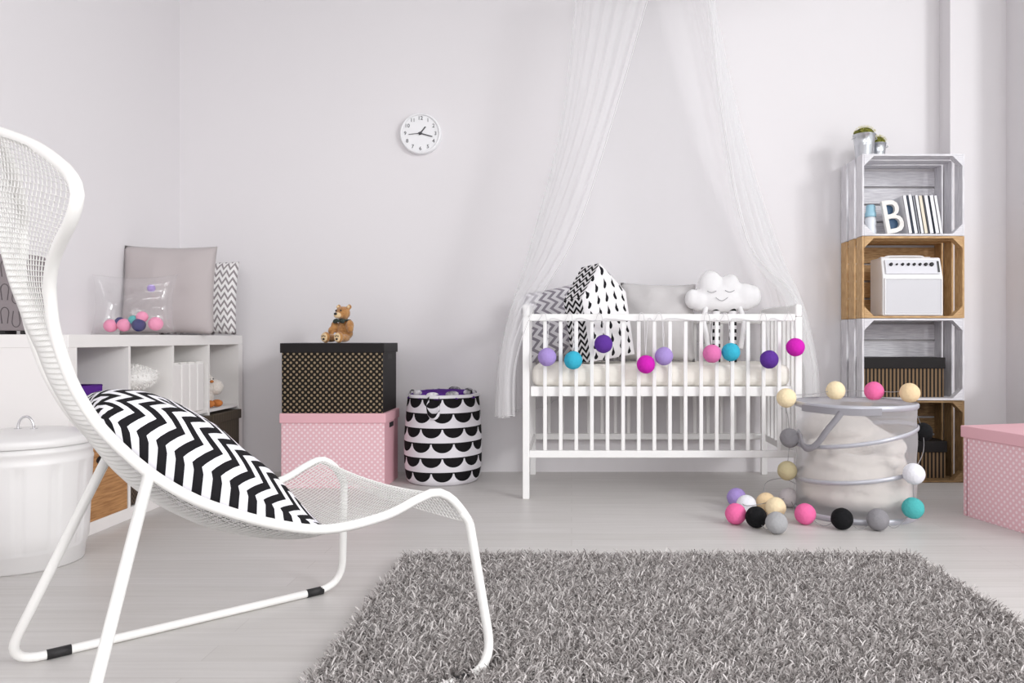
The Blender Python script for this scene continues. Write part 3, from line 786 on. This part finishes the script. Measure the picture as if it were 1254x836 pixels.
for i in range(len(P)-1):
    for k in range(4): fs.append((i*4+k, i*4+(k+1) % 4, (i+1)*4+(k+1) % 4, (i+1)*4+k))
b.add(vs, fs, None, True); b.build('carry_handle', 'grey_webbing', t)
# fleece blanket inside
parts = [((0, 0, .14), (.232, .232, .13)), ((0, 0, .08), (.236, .236, .075)), ((.0, .06, .27), (.20, .16, .12)), ((-.06, .05, .36), (.16, .15, .075)), ((.08, .0, .28), (.14, .15, .07))]
for k in range(46):
    a = random.uniform(0, 2*PI); rr = random.uniform(.10, .20); parts.append(((rr*math.cos(a), rr*math.sin(a), random.uniform(.05, .33)), (.034, .034, .026)))
b = MB()
for k in range(3):   # rolled folds
    z0 = .12+.075*k; P = spline([(.205*math.cos(a)*(1-.1*k), .195*math.sin(a)*(1-.08*k)-.005, z0+.035*math.sin(a*2+k)) for a in [PI*.9+k*.5+q*.5 for q in range(8)]], 4)
    b.tube(P, .030, 10)
o = blob('fleece_blanket', parts, 'fleece', None, .009, 4, b)
tag(place(o, (HX, HY, .012), (0, 0, 0)), 'cream fleece blanket crumpled inside the mesh hamper', 'blanket')
# string of balls around the hamper
R2 = .0435
hb = []
def hbp(px, py, Y, c): hb.append((tuple(at(px, py, Y)), c))
def hbf(px, py, c):
    Y = (HC-R2)*F/(py-CY); p = at(px, py, Y); hb.append(((p.x, p.y, R2), c))
hbp(963, 487, 3.36, 'cream'); hbp(1016, 478, 3.56, 'cream'); hbp(1064, 478, 3.50, 'rose'); hbp(1108, 476, 3.38, 'peach')
hbp(967, 536, 3.36, 'grey'); hbp(964, 576, 3.37, 'khaki'); hbp(1130, 529, 3.42, 'black'); hbp(1119, 580, 3.08, 'white')
TEAL = (tuple(at(1118, 622, 3.075)), 'teal')
hb[1] = ((hb[1][0][0], 3.48, HH+.041), 'cream'); hb[2] = ((hb[2][0][0], 3.44, HH+.041), 'rose'); hb[3] = ((hb[3][0][0], 3.33, HH+.041), 'peach')
for px, py, c in ((986, 629, 'rose'), (1031, 635, 'black'), (1075, 636, 'grey'), (902, 609, 'lilac'), (914, 618, 'white'), (901, 629, 'rose'), (926, 633, 'black'), (938, 615, 'peach'), (950, 621, 'cream'), (951, 640, 'silver'), (966, 609, 'ash')): hbf(px, py, c)
hb.insert(11, TEAL)
L1 = Vector((HX, HY, 0))
t = strandlight('string_lights', 'string of twenty pastel cotton ball lights wound around the mesh hamper and floor', hb, 'cable_grey', R2, L1)
order = [12, 14, 13, 15, 18, 17, 16, 19, 8, 9, 10, 11, 7, 6, 3, 2, 1, 0, 4, 5]
P = []
for q, i in enumerate(order):
    p = Vector(hb[i][0]); P.append(p)
    if q < len(order)-1:
        n = Vector(hb[order[q+1]][0]); m = (p+n)/2
        rad = Vector((m.x-HX, m.y-HY, 0))
        if rad.length < HR+.02 and m.z < HH: rad = rad.normalized()*(HR+.02); m = Vector((HX+rad.x, HY+rad.y, m.z))
        if m.z < .06: m = Vector((m.x, m.y, .004))
        P.append(m)
b = MB(); b.tube([Vector((q.x, q.y, max(q.z, .003)))-L1 for q in spline(P, 6)], .0016, 5)
lp = spline([hb[12][0], (hb[12][0][0]+.03, hb[12][0][1]+.05, .05), (hb[18][0][0]-.06, hb[18][0][1]+.25, .055), hb[19][0]], 6)
b.tube([q-L1 for q in lp], .0016, 5)
lp = spline([hb[16][0], (hb[16][0][0]+.02, 3.42, .11), (hb[19][0][0]-.02, 3.46, .125), (hb[19][0][0]+.05, 3.42, .10), hb[5][0]], 6)
b.tube([q-L1 for q in lp], .0016, 5)
b.build('cable', 'cable_grey', t)

# ================================================================= CRATES
KX0, KX1, KY0, KH, KD = 1.549, 2.095, 4.005, .4385, .315
def crate(label, z, m, dx=0):
    W = KX1-KX0; t = thing('wooden_crate', label, 'crate', ((KX0+KX1)/2+dx, KY0+KD/2, z), 0, 'wooden crates stacked on their sides')
    th = .011
    for s in (-1, 1):
        b = MB(); b.longuv = True
        for k in range(3): b.box((s*(W/2-th/2), -KD/2+.043+k*(KD-.086)/2, KH/2), (th, .084, KH-.002))
        b.build('side_panel', m, t, .0015)
    for s in (-1, 1):
        b = MB(); b.longuv = True
        for k in range(3): b.box((0, -KD/2+.043+k*(KD-.086)/2, KH/2+s*(KH/2-th/2-.001)), (W-2*th, .086, th))
        b.build('top_panel' if s > 0 else 'bottom_panel', m, t, .0015)
    b = MB(); b.longuv = True
    for k in range(4): b.box((0, KD/2-.006, .07+k*(KH-.14)/3), (W-2*th-.002, .010, .088))
    b.build('back_panel', m, t, .0015)
    for sx in (-1, 1):
        for sz in (-1, 1):
            x, zz = sx*(W/2-th), KH/2+sz*(KH/2-th-.001); e = .052
            v = [(x, -KD/2, zz), (x-sx*e, -KD/2, zz), (x, -KD/2, zz-sz*e)]
            v += [(p[0], -KD/2+.045, p[2]) for p in v]
            b = MB(); b.add(v, [(0, 1, 2), (3, 5, 4), (0, 3, 4, 1), (1, 4, 5, 2), (2, 5, 3, 0)], [[(0, 0), (.05, 0), (0, .05)]]*2+[[(0, 0), (.3, 0), (.3, .05), (0, .05)]]*3)
            b.build('corner_post', m, t, .001)
    return t
crate('whitewashed crate at the top of the stack holding books and a bottle', 3*KH+.0003, 'whitewashed_wood')
crate('natural wood crate in the stack holding the white amplifier', 2*KH+.0002, 'natural_wood')
crate('whitewashed crate in the stack below the amplifier crate, holding a striped box', KH+.0001, 'whitewashed_wood')
crate('natural wood crate in painted shade at the bottom of the stack, on the floor', 0, 'natural_wood_shaded')
# cactus buckets
KT = 4*KH
def bucket(label, x, y, r, h):
    t = thing('cactus_pot', label, 'potted plant', (x, y, KT), 0, 'zinc pots on the crate stack')
    b = MB(); b.lathe([(r*.001, .002), (r*.78, .0), (r*.8, .003), (r*.88, h*.5), (r*.90, h*.52), (r*.89, h*.54), (r*1.0, h*.97), (r*1.05, h*.98), (r*1.05, h), (r*.97, h), (r*.93, h*.86)], 40); b.build('pot', 'zinc', t)
    b = MB(); b.lathe([(r*.94, h*.88), (.0005, h*.9)], 24); b.build('soil', 'soil', t)
    for s in (-1, 1):
        b = MB(); P = [(s*(r*1.02+.008*math.sin(a)), .014*math.cos(a), h*.86-.006*math.sin(a)) for a in [PI*k/8 for k in range(9)]]; b.tube(P, .0022, 6); b.build('ear_handle', 'zinc', t)
    parts = []
    for k in range(16):
        a = random.uniform(0, 2*PI); q = r*.72*math.sqrt(random.random()); parts.append(((q*math.cos(a), q*math.sin(a), h+random.uniform(0, .018)), r*.28))
    blob('cactus', parts + [((0, 0, h), (r*.92, r*.92, .04))], 'cactus_green', t, .005, 2)
    b = MB()
    for k in range(420):
        a = random.uniform(0, 2*PI); e = random.uniform(.1, 1.4); d = Vector((math.cos(a)*math.cos(e), math.sin(a)*math.cos(e), math.sin(e)))
        p = Vector((d.x*r*.92, d.y*r*.92, h+.008+d.z*.034)); q = p+d*random.uniform(.006, .016); s = d.orthogonal()*.0006
        b.add([p-s, p+s, q], [(0, 1, 2)])
    b.build('spines', mat('spine', srgb(196, 188, 110), .7), t)
bucket('larger zinc pot with a low cactus on top of the crate stack', 1.597, 4.10, .058, .125)
bucket('smaller zinc pot with a cactus, right of the larger pot', 1.702, 4.17, .042, .095)
# top crate contents
FZ = 3*KH+.0125
t = thing('baby_bottle', 'clear baby bottle with light blue cap in the top crate', 'bottle', (1.632, 4.10, FZ+.0006))
b = MB(); b.lathe([(.027, 0), (.030, .004), (.030, .035), (.027, .05), (.030, .065), (.030, .085), (.026, .098), (.024, .102)], 32, capb=True); b.build('body', 'bottle_clear', t)
b = MB(); b.lathe([(.028, .1025), (.029, .105), (.029, .125), (.025, .132), (.025, .160), (.020, .168), (.0005, .170)], 32); b.build('cap', 'bottle_cap', t)
# letter B
t = thing('letter_ornament', 'white and navy letter B ornament leaning beside the books', 'ornament', (1.735, 4.055, FZ))
t.rotation_euler = (-.05, -.16, 0)
b = MB(); text_mb('B', .262, Matrix.Translation((0, -.02, .1)) @ RX @ Matrix.Diagonal((.80, 1, 20, 1)), b)
zmin = min(v.z for v in b.v)
for v in b.v: v.z -= zmin
b.build('letter', 'paper', t)
b = MB(); b.box((.010, .0, .095), (.066, .012, .17)); b.build('backing', 'navy', t, .01)
t.location.z += .0065
# books leaning
xb = 1.800
bk = [('white', .020, .205), ('navy', .007, .205), ('white', .020, .208), ('grey', .012, .204), ('white', .018, .206), ('cream', .020, .203), ('grey', .006, .206), ('white', .022, .205), ('navy', .005, .204), ('white', .022, .206), ('white', .018, .204)]
mat('book_white', srgb(226, 226, 230), .5); mat('book_navy', srgb(58, 72, 96), .5); mat('book_grey', srgb(128, 130, 138), .5); mat('book_cream', srgb(222, 212, 192), .5)
lean = -.165
ordn = ['first', 'second', 'third', 'fourth', 'fifth', 'sixth', 'seventh', 'eighth', 'ninth', 'tenth', 'last']
desc = {'white': 'white', 'navy': 'thin navy', 'grey': 'grey', 'cream': 'cream'}
for k, (c, w, h) in enumerate(bk):
    t = thing('book', '%s book leaning in the top crate, %s from the letter B' % (desc[c], ordn[k]), 'book', (xb, 4.085, FZ+.001), 0, 'books in the top crate')
    t.rotation_euler = (0, lean, 0)
    b = MB(); b.box((w/2, -.0735, h/2), (w, .003, h)); b.box((.001, 0, h/2), (.002, .15, h)); b.box((w-.001, 0, h/2), (.002, .15, h)); b.build('cover', 'book_'+c, t)
    b = MB(); b.box((w/2, .001, h/2), (w-.0045, .144, h-.006)); b.build('pages', 'paper', t)
    xb += (w+.0012)/math.cos(lean)
# amplifier
AX, AZ = 1.822, 2*KH+.0125
t = thing('guitar_amplifier', 'small white guitar amplifier inside the natural wood crate', 'amplifier', (AX, 4.095, AZ), .0)
w, h, d = .325, .315, .17
b = MB(); v = [(-w/2, -d/2, 0), (w/2, -d/2, 0), (w/2, d/2, 0), (-w/2, d/2, 0), (-w/2, -d/2, h*.66), (w/2, -d/2, h*.66), (-w/2+.003, -d/2+.028, h), (w/2-.003, -d/2+.028, h), (w/2, d/2, h), (-w/2, d/2, h)]
b.add(v, [(0, 3, 2, 1), (0, 1, 5, 4), (4, 5, 7, 6), (6, 7, 8, 9), (2, 3, 9, 8), (0, 4, 6, 9, 3), (1, 2, 8, 7, 5)]); b.build('cabinet', 'amp_white', t, .008)
b = MB(); b.box((0, -d/2-.003, h*.33), (w-.030, .006, h*.58)); b.build('grille_cloth', 'amp_cloth', t, .003)
b = MB(); 
for (x, z, sx, sz) in ((0, h*.63, w-.02, .006), (0, h*.03, w-.02, .006), (-w/2+.012, h*.33, .006, h*.60), (w/2-.012, h*.33, .006, h*.60)): b.box((x, -d/2-.004, z), (sx, .010, sz))
b.build('grille_frame', 'amp_white', t, .002)
sl = math.atan2(.028, h*.34)
pan = MB().box((0, -.004, 0), (w-.035, .006, h*.25)).build('control_panel', 'amp_panel', t, .002)
pan.location = (0, -d/2+.012, h*.83); pan.rotation_euler = (-sl, 0, 0)
for k in range(8):
    x = -.115+.031*k; r = (.009, .005, .0075, .0075, .0075, .0075, .009, .011)[k]
    b = MB(); b.lathe([(r, 0), (r*.9, .010), (.0005, .0105)], 16, M=Matrix.Translation((x, -.007, .012)) @ RX); b.build('knob', 'dark_plastic', pan)
b = MB(); b.box((w/2-.025, -.008, .0), (.010, .004, .062)); b.build('side_slot', 'dark_plastic', pan)
b = MB(); P = spline([(-.115, .02, h), (-.095, .02, h+.012), (-.05, .02, h+.014), (.05, .02, h+.014), (.095, .02, h+.012), (.115, .02, h)], 4); b.tube(P, .006, 8)
for s in (-1, 1): b.box((s*.112, .02, h+.004), (.045, .03, .010))
b.build('carry_handle', 'amp_white', t)
# striped boxes in the crates
def sbox(label, loc, w, d, h):
    t = thing('striped_box', label, 'box', loc, 0)
    b = MB(); b.box((0, 0, (h-.004)/2), (w-.014, d-.014, h-.004)); b.build('body', 'stripe_kraft', t, .001)
    b = MB(); b.box((0, 0, h-.03), (w, d, .06)); b.build('lid', 'black_card', t, .003)
sbox('wide black lidded box with kraft stripes in the third crate from top', (1.80, 4.168, KH+.0126), .45, .20, .215)
sbox('smaller black lidded box with kraft stripes in the bottom crate', (1.86, 4.168, .0126), .35, .20, .200)

# ================================================================= PINK BOX AT RIGHT
A = Vector((1.70, 3.285)); dn = Vector((.24, -.97)).normalized(); e = Vector((-dn.y, dn.x))
Wp, Dp = .545, .345
c = A + dn*Wp/2 + e*Dp/2
t = lidded_box('storage_box', 'large pink polka dot lidded box on the floor near the right wall', (c.x, c.y, 0), math.atan2(dn.y, dn.x), Wp, Dp, .391, 'pink_dots', 'pink_card', None, True)
b = MB(); b.box((-Wp/2+.030, -Dp/2+.0075, .17), (.003, .0014, .335)); b.build('seam', mat('seam', srgb(150, 92, 104), .7), t)

# ================================================================= CHAIR
CC = Vector((-.7475, 1.746, 0)); CA = math.radians(42.3)
t = thing('lounge_chair', 'white steel mesh lounge chair in front holding the zigzag cushion', 'chair', CC, CA)
TOP = [(-0.468, 0, 1.1649999999999998), (-0.466, 0.02, 1.162), (-0.434, 0.13, 1.126), (-0.414, 0.21, 1.093), (-0.399, 0.27, 1.062)]
RAIL = [(-0.399, 0.27, 1.062), (-0.394, 0.32, 1.033), (-0.392, 0.335, 1.007), (-0.396, 0.31, 0.972), (-0.404, 0.26, 0.939), (-0.409, 0.215, 0.908), (-0.41, 0.185, 0.874), (-0.406, 0.165, 0.838), (-0.398, 0.15, 0.787), (-0.374, 0.14, 0.704), (-0.348, 0.14, 0.645), (-0.323, 0.145, 0.602), (-0.285, 0.16, 0.553), (-0.247, 0.175, 0.512), (-0.2, 0.19, 0.473), (-0.145, 0.207, 0.439), (-0.043, 0.235, 0.394), (0.068, 0.262, 0.367), (0.188, 0.288, 0.38), (0.262, 0.302, 0.408), (0.31, 0.31, 0.419), (0.353, 0.316, 0.393), (0.388, 0.328, 0.34)]
RS = spline([(u, w, z) for u, w, z in RAIL], 8); TS = spline([(u, w, z) for u, w, z in TOP], 8)
def resample(P, n):
    L = [0]
    for a, b_ in zip(P, P[1:]): L.append(L[-1]+(b_-a).length)
    out = []; j = 0
    for k in range(n+1):
        d = L[-1]*k/n
        while j < len(L)-2 and L[j+1] < d: j += 1
        f = (d-L[j])/max(1e-9, L[j+1]-L[j]); out.append(P[j].lerp(P[j+1], f))
    return out
NS, NT = 132, 44
R_ = resample(RS, NS); T_ = resample(TS, 60)
w0 = R_[0].y
def top_at(wv):
    wv = abs(wv)
    for a, b_ in zip(T_, T_[1:]):
        if a.y <= wv <= b_.y: f = (wv-a.y)/max(1e-9, b_.y-a.y); return a.lerp(b_, f)
    return T_[-1]
def sagv(s): return float(np.interp(s, [0, .08, .16, .3, .42, .52, .62, .75, .88, .95, 1], [.015, .045, .04, .012, .015, .035, .055, .06, .028, .012, .008]))
def shell(si, tt):
    """point of the mesh shell; si in 0..NS along the rail, tt in -1..1 across"""
    k = min(int(si), NS-1); f = si-k; r = R_[k].lerp(R_[k+1], f); s = si/NS
    a = R_[max(k-3, 0)]; b_ = R_[min(k+4, NS)]; tg = Vector((b_.x-a.x, 0, b_.z-a.z)).normalized()
    nrm = Vector((tg.z, 0, -tg.x)) * 1.0            # towards the back / underside
    if nrm.x > 0 and s < .5: nrm = -nrm
    if nrm.z > 0 and s >= .5: nrm = -nrm
    p = Vector((r.x, r.y*tt, r.z)) + nrm*sagv(s)*(1-tt*tt)
    if s < .30:
        q = top_at(w0*tt); fd = (1-s/.30)**2
        p += Vector((q.x-R_[0].x, 0, q.z-R_[0].z))*fd
    return p
def loc_(p): return Vector((p.x, -p.y, p.z))       # chair-local: +x forward, near side is -y
rail = [Vector((p.x, p.y, p.z)) for p in reversed(R_)] + [Vector((p.x, p.y, p.z)) for p in reversed(T_)][1:]
rail = rail + [Vector((p.x, -p.y, p.z)) for p in reversed(rail[:-1])]
b = MB(); b.tube([loc_(p) for p in rail[::2]], .0105, 14); b.build('rail', 'metal_white', t)
b = MB(); b.grid(lambda i, j: loc_(shell(i*NS, 2*j-1)), NS, NT)
o = b.build('mesh_seat', 'metal_white', t)
wf = o.modifiers.new('Wireframe', 'WIREFRAME'); wf.thickness = .0023; wf.use_even_offset = False; wf.use_replace = True
def bend(P, r=.06, n=7):
    P = [Vector(p) for p in P]; out = [P[0]]
    for a, b_, c in zip(P, P[1:], P[2:]):
        d1 = (a-b_).normalized(); d2 = (c-b_).normalized(); q = min(r, (a-b_).length*.45, (c-b_).length*.45)
        p0, p1 = b_+d1*q, b_+d2*q
        for k in range(n+1):
            f = k/n; out.append((p0.lerp(b_, f)).lerp(b_.lerp(p1, f), f))
    return out + [P[-1]]
LR = .0118
for s in (-1, 1):
    P = bend([(R_[NS-3].x, s*R_[NS-3].y, R_[NS-3].z), (R_[NS].x, s*R_[NS].y, R_[NS].z), (.412, s*.392, LR), (-.425, s*.392, LR), (-.250, s*.176, .512)], .085, 8)
    b = MB(); b.tube(P, .0108, 14); b.build('leg_frame', 'metal_white', t)
    for x in (.325, -.315):
        b = MB(); b.tube([(x-.025, s*.392, LR-.0002), (x+.025, s*.392, LR-.0002)], .0121, 14); b.build('foot_pad', 'black_rubber', t)['label'] = 'black rubber pad'

# zigzag cushion lying in the chair
CREST = [Vector((p.x, 0, p.z)) for p in spline([(-.330, 0, .664), (-.292, 0, .678), (-.19, 0, .648), (-.08, 0, .578), (.010, 0, .488), (.085, 0, .398), (.118, 0, .352)], 12)]
CREST = resample(CREST, 60)
SA = min(range(NS//3, NS), key=lambda k: abs(R_[k].z-.600)); SB = min(range(NS//2, NS), key=lambda k: abs(R_[k].x-.10))
def cush(i, j, sg):
    p, q = 2*i-1, 2*j-1
    eq = max(0, 1-abs(q)**2.6)**.62
    lo = shell(SA+(SB-SA)*i, q*.90)
    lo = lo + Vector((.25, 0, .97))*.012
    c = CREST[min(int(i*60), 59)].lerp(CREST[min(int(i*60)+1, 60)], i*60-int(i*60)) if i < 1 else CREST[60]
    up = lo.lerp(Vector((c.x, lo.y*1.02, c.z)), eq)
    up = up + Vector((.7, 0, .7))*(.010*mnoise.noise(Vector((p*3, q*3, 1)))*eq)
    mid = (up+lo)*.5; half = (up-lo)*.5
    ep = max(0, 1-abs(p)**5)**.5
    return loc_(mid + half*ep*sg)
b = MB()
b.grid(lambda i, j: cush(i, j, 1), 40, 32, lambda i, j: (i, j))
b.grid(lambda i, j: cush(i, j, -1), 40, 32, lambda i, j: (i, j))
o = b.build('zigzag_cushion', 'chevron_bold', None, weld=True)
o.location = CC; o.rotation_euler = (0, 0, CA)
tag(o, 'plump black and white zigzag cushion lying in the mesh chair', 'cushion')

# ================================================================= RUG
RX0, RX1, RY0, RY1 = -.575, 1.185, .25, 2.60
t = thing('shag_rug', 'grey shaggy rug on the floor in front of the chair and crib', 'rug', ((RX0+RX1)/2, (RY0+RY1)/2, 0))
b = MB(); b.box((0, 0, .004), (RX1-RX0-.02, RY1-RY0-.02, .008)); b.build('backing', 'rug_backing', t)
def pile():
    n1, n2 = 78000, 12000
    x = np.concatenate([rng.uniform(RX0, RX1, n1), rng.uniform(RX0, RX1, n2)])
    y = np.concatenate([rng.uniform(1.45, RY1, n1), rng.uniform(RY0, 1.45, n2)])
    n = len(x)
    L = rng.uniform(.026, .046, n); az = rng.uniform(0, 2*PI, n); ln = rng.uniform(.5, 1.5, n); curl = rng.uniform(-.5, 3.0, n)
    wd = rng.uniform(.0018, .0030, n); wd[n1:] *= 2
    segs = 5
    # yarns pressed flat under the chair's near runner
    ca, sa_ = math.cos(CA), math.sin(CA); lx = (x-CC.x)*ca + (y-CC.y)*sa_; ly = -(x-CC.x)*sa_ + (y-CC.y)*ca
    flat = (np.abs(ly+.392) < .022) & (lx < .43) & (lx > -.45); L[flat] *= .3
    V = np.zeros((n, segs+1, 2, 3), np.float32)
    px, py, pz = x.copy(), y.copy(), np.full(n, .006)
    sa = az + rng.uniform(-.8, .8, n) + PI/2
    for k in range(segs+1):
        w = wd*(1-.45*(k/segs)**2)
        for s_, sg in ((0, -1), (1, 1)):
            V[:, k, s_, 0] = px+sg*w*np.cos(sa) - (RX0+RX1)/2; V[:, k, s_, 1] = py+sg*w*np.sin(sa) - (RY0+RY1)/2; V[:, k, s_, 2] = pz
        th = ln*(.15+.85*k/segs) + curl*.5*(k/segs)**2
        px = px+L/segs*np.sin(th)*np.cos(az); py = py+L/segs*np.sin(th)*np.sin(az); pz = np.maximum(pz+L/segs*np.cos(th), .005)
        sa = sa + .35
    base = (np.arange(n)*(segs+1)*2)[:, None, None]
    k = np.arange(segs)[None, :, None]*2
    q = base + k + np.array([0, 1, 3, 2])[None, None, :]
    me = bpy.data.meshes.new('pile')
    nv = n*(segs+1)*2; nf = n*segs
    me.vertices.add(nv); me.vertices.foreach_set('co', V.reshape(-1))
    me.loops.add(nf*4); me.loops.foreach_set('vertex_index', q.reshape(-1).astype(np.int32))
    me.polygons.add(nf); me.polygons.foreach_set('loop_start', (np.arange(nf)*4).astype(np.int32)); me.polygons.foreach_set('loop_total', np.full(nf, 4, np.int32))
    me.polygons.foreach_set('use_smooth', np.ones(nf, bool))
    # each yarn has its own dye lot
    at_ = me.attributes.new('yarn', 'FLOAT', 'FACE'); at_.data.foreach_set('value', np.repeat(rng.uniform(0, 1, n), segs).astype(np.float32))
    me.update(); me.validate()
    return me
m = bpy.data.materials.new('grey_yarn'); m.use_nodes = True; nt = m.node_tree; bs = nt.nodes['Principled BSDF']
an = nt.nodes.new('ShaderNodeAttribute'); an.attribute_name = 'yarn'
rp = nt.nodes.new('ShaderNodeValToRGB'); rp.color_ramp.elements[0].color = col4(srgb(124, 118, 116)); rp.color_ramp.elements[1].color = col4(srgb(222, 217, 215))
nt.links.new(an.outputs['Fac'], rp.inputs[0]); nt.links.new(rp.outputs[0], bs.inputs['Base Color']); bs.inputs['Roughness'].default_value = .9
bs.inputs['Specular IOR Level'].default_value = .15
me = pile(); me.materials.append(m)
o = bpy.data.objects.new('pile', me); COL.objects.link(o); o.parent = t; o['kind'] = 'stuff'

# ================================================================= LIGHT
def area(name, loc, rot, sx, sy, power, color):
    l = bpy.data.lights.new(name, 'AREA'); l.shape = 'RECTANGLE'; l.size = sx; l.size_y = sy; l.energy = power; l.color = color
    o = bpy.data.objects.new(name, l); COL.objects.link(o); o.location = loc; o.rotation_euler = rot; return o
kp = Vector((7.0, -3.6, 3.9)); kd = Vector((-1.2, 4.0, .9)) - kp
area('daylight', kp, kd.to_track_quat('-Z', 'Y').to_euler(), 1.7, 1.7, 260, (.985, .99, 1))
area('window_skylight', (XR+.24, .5, 1.7), (0, PI/2, 0), 2.0, 3.0, 62, (.985, .99, 1))
area('added_window_fill', ((FX0+FX1)/2, YF-.24, (FZ0+FZ1)/2), (PI/2, 0, 0), FX1-FX0, FZ1-FZ0, 42, (.985, .992, 1))  # added fill behind the viewer, shining in through the added window
sp = Vector((.3, -1.1, 2.3)); kd = Vector((-1.3, 4.2, 1.0)) - sp
area('added_front_fill', sp, kd.to_track_quat('-Z', 'Y').to_euler(), .8, .8, 13, (.985, .992, 1))  # unseen fill lamp, added to brighten the scene from the front
w = bpy.data.worlds.new('World'); SC.world = w; w.use_nodes = True
w.node_tree.nodes['Background'].inputs[0].default_value = (.99, .995, 1, 1); w.node_tree.nodes['Background'].inputs[1].default_value = 1.0

# ================================================================= CAMERA
cam = bpy.data.cameras.new('Camera'); co = bpy.data.objects.new('Camera', cam); COL.objects.link(co)
co.location = (0, 0, HC); co.rotation_euler = (PI/2, 0, 0)
cam.sensor_fit = 'HORIZONTAL'; cam.sensor_width = 36; cam.lens = F*36/1254
cam.shift_x = (627-CX)/1254; cam.shift_y = (CY-418)/1254
cam.clip_start = .05
SC.camera = co
SC.view_settings.view_transform = 'Standard'; SC.view_settings.look = 'None'
SC.view_settings.exposure = 0.09; SC.view_settings.gamma = 1; SC.view_settings.use_curve_mapping = False
SC.cycles.transparent_max_bounces = 32; SC.cycles.max_bounces = 10; SC.cycles.diffuse_bounces = 6
SC.cycles.use_denoising = True
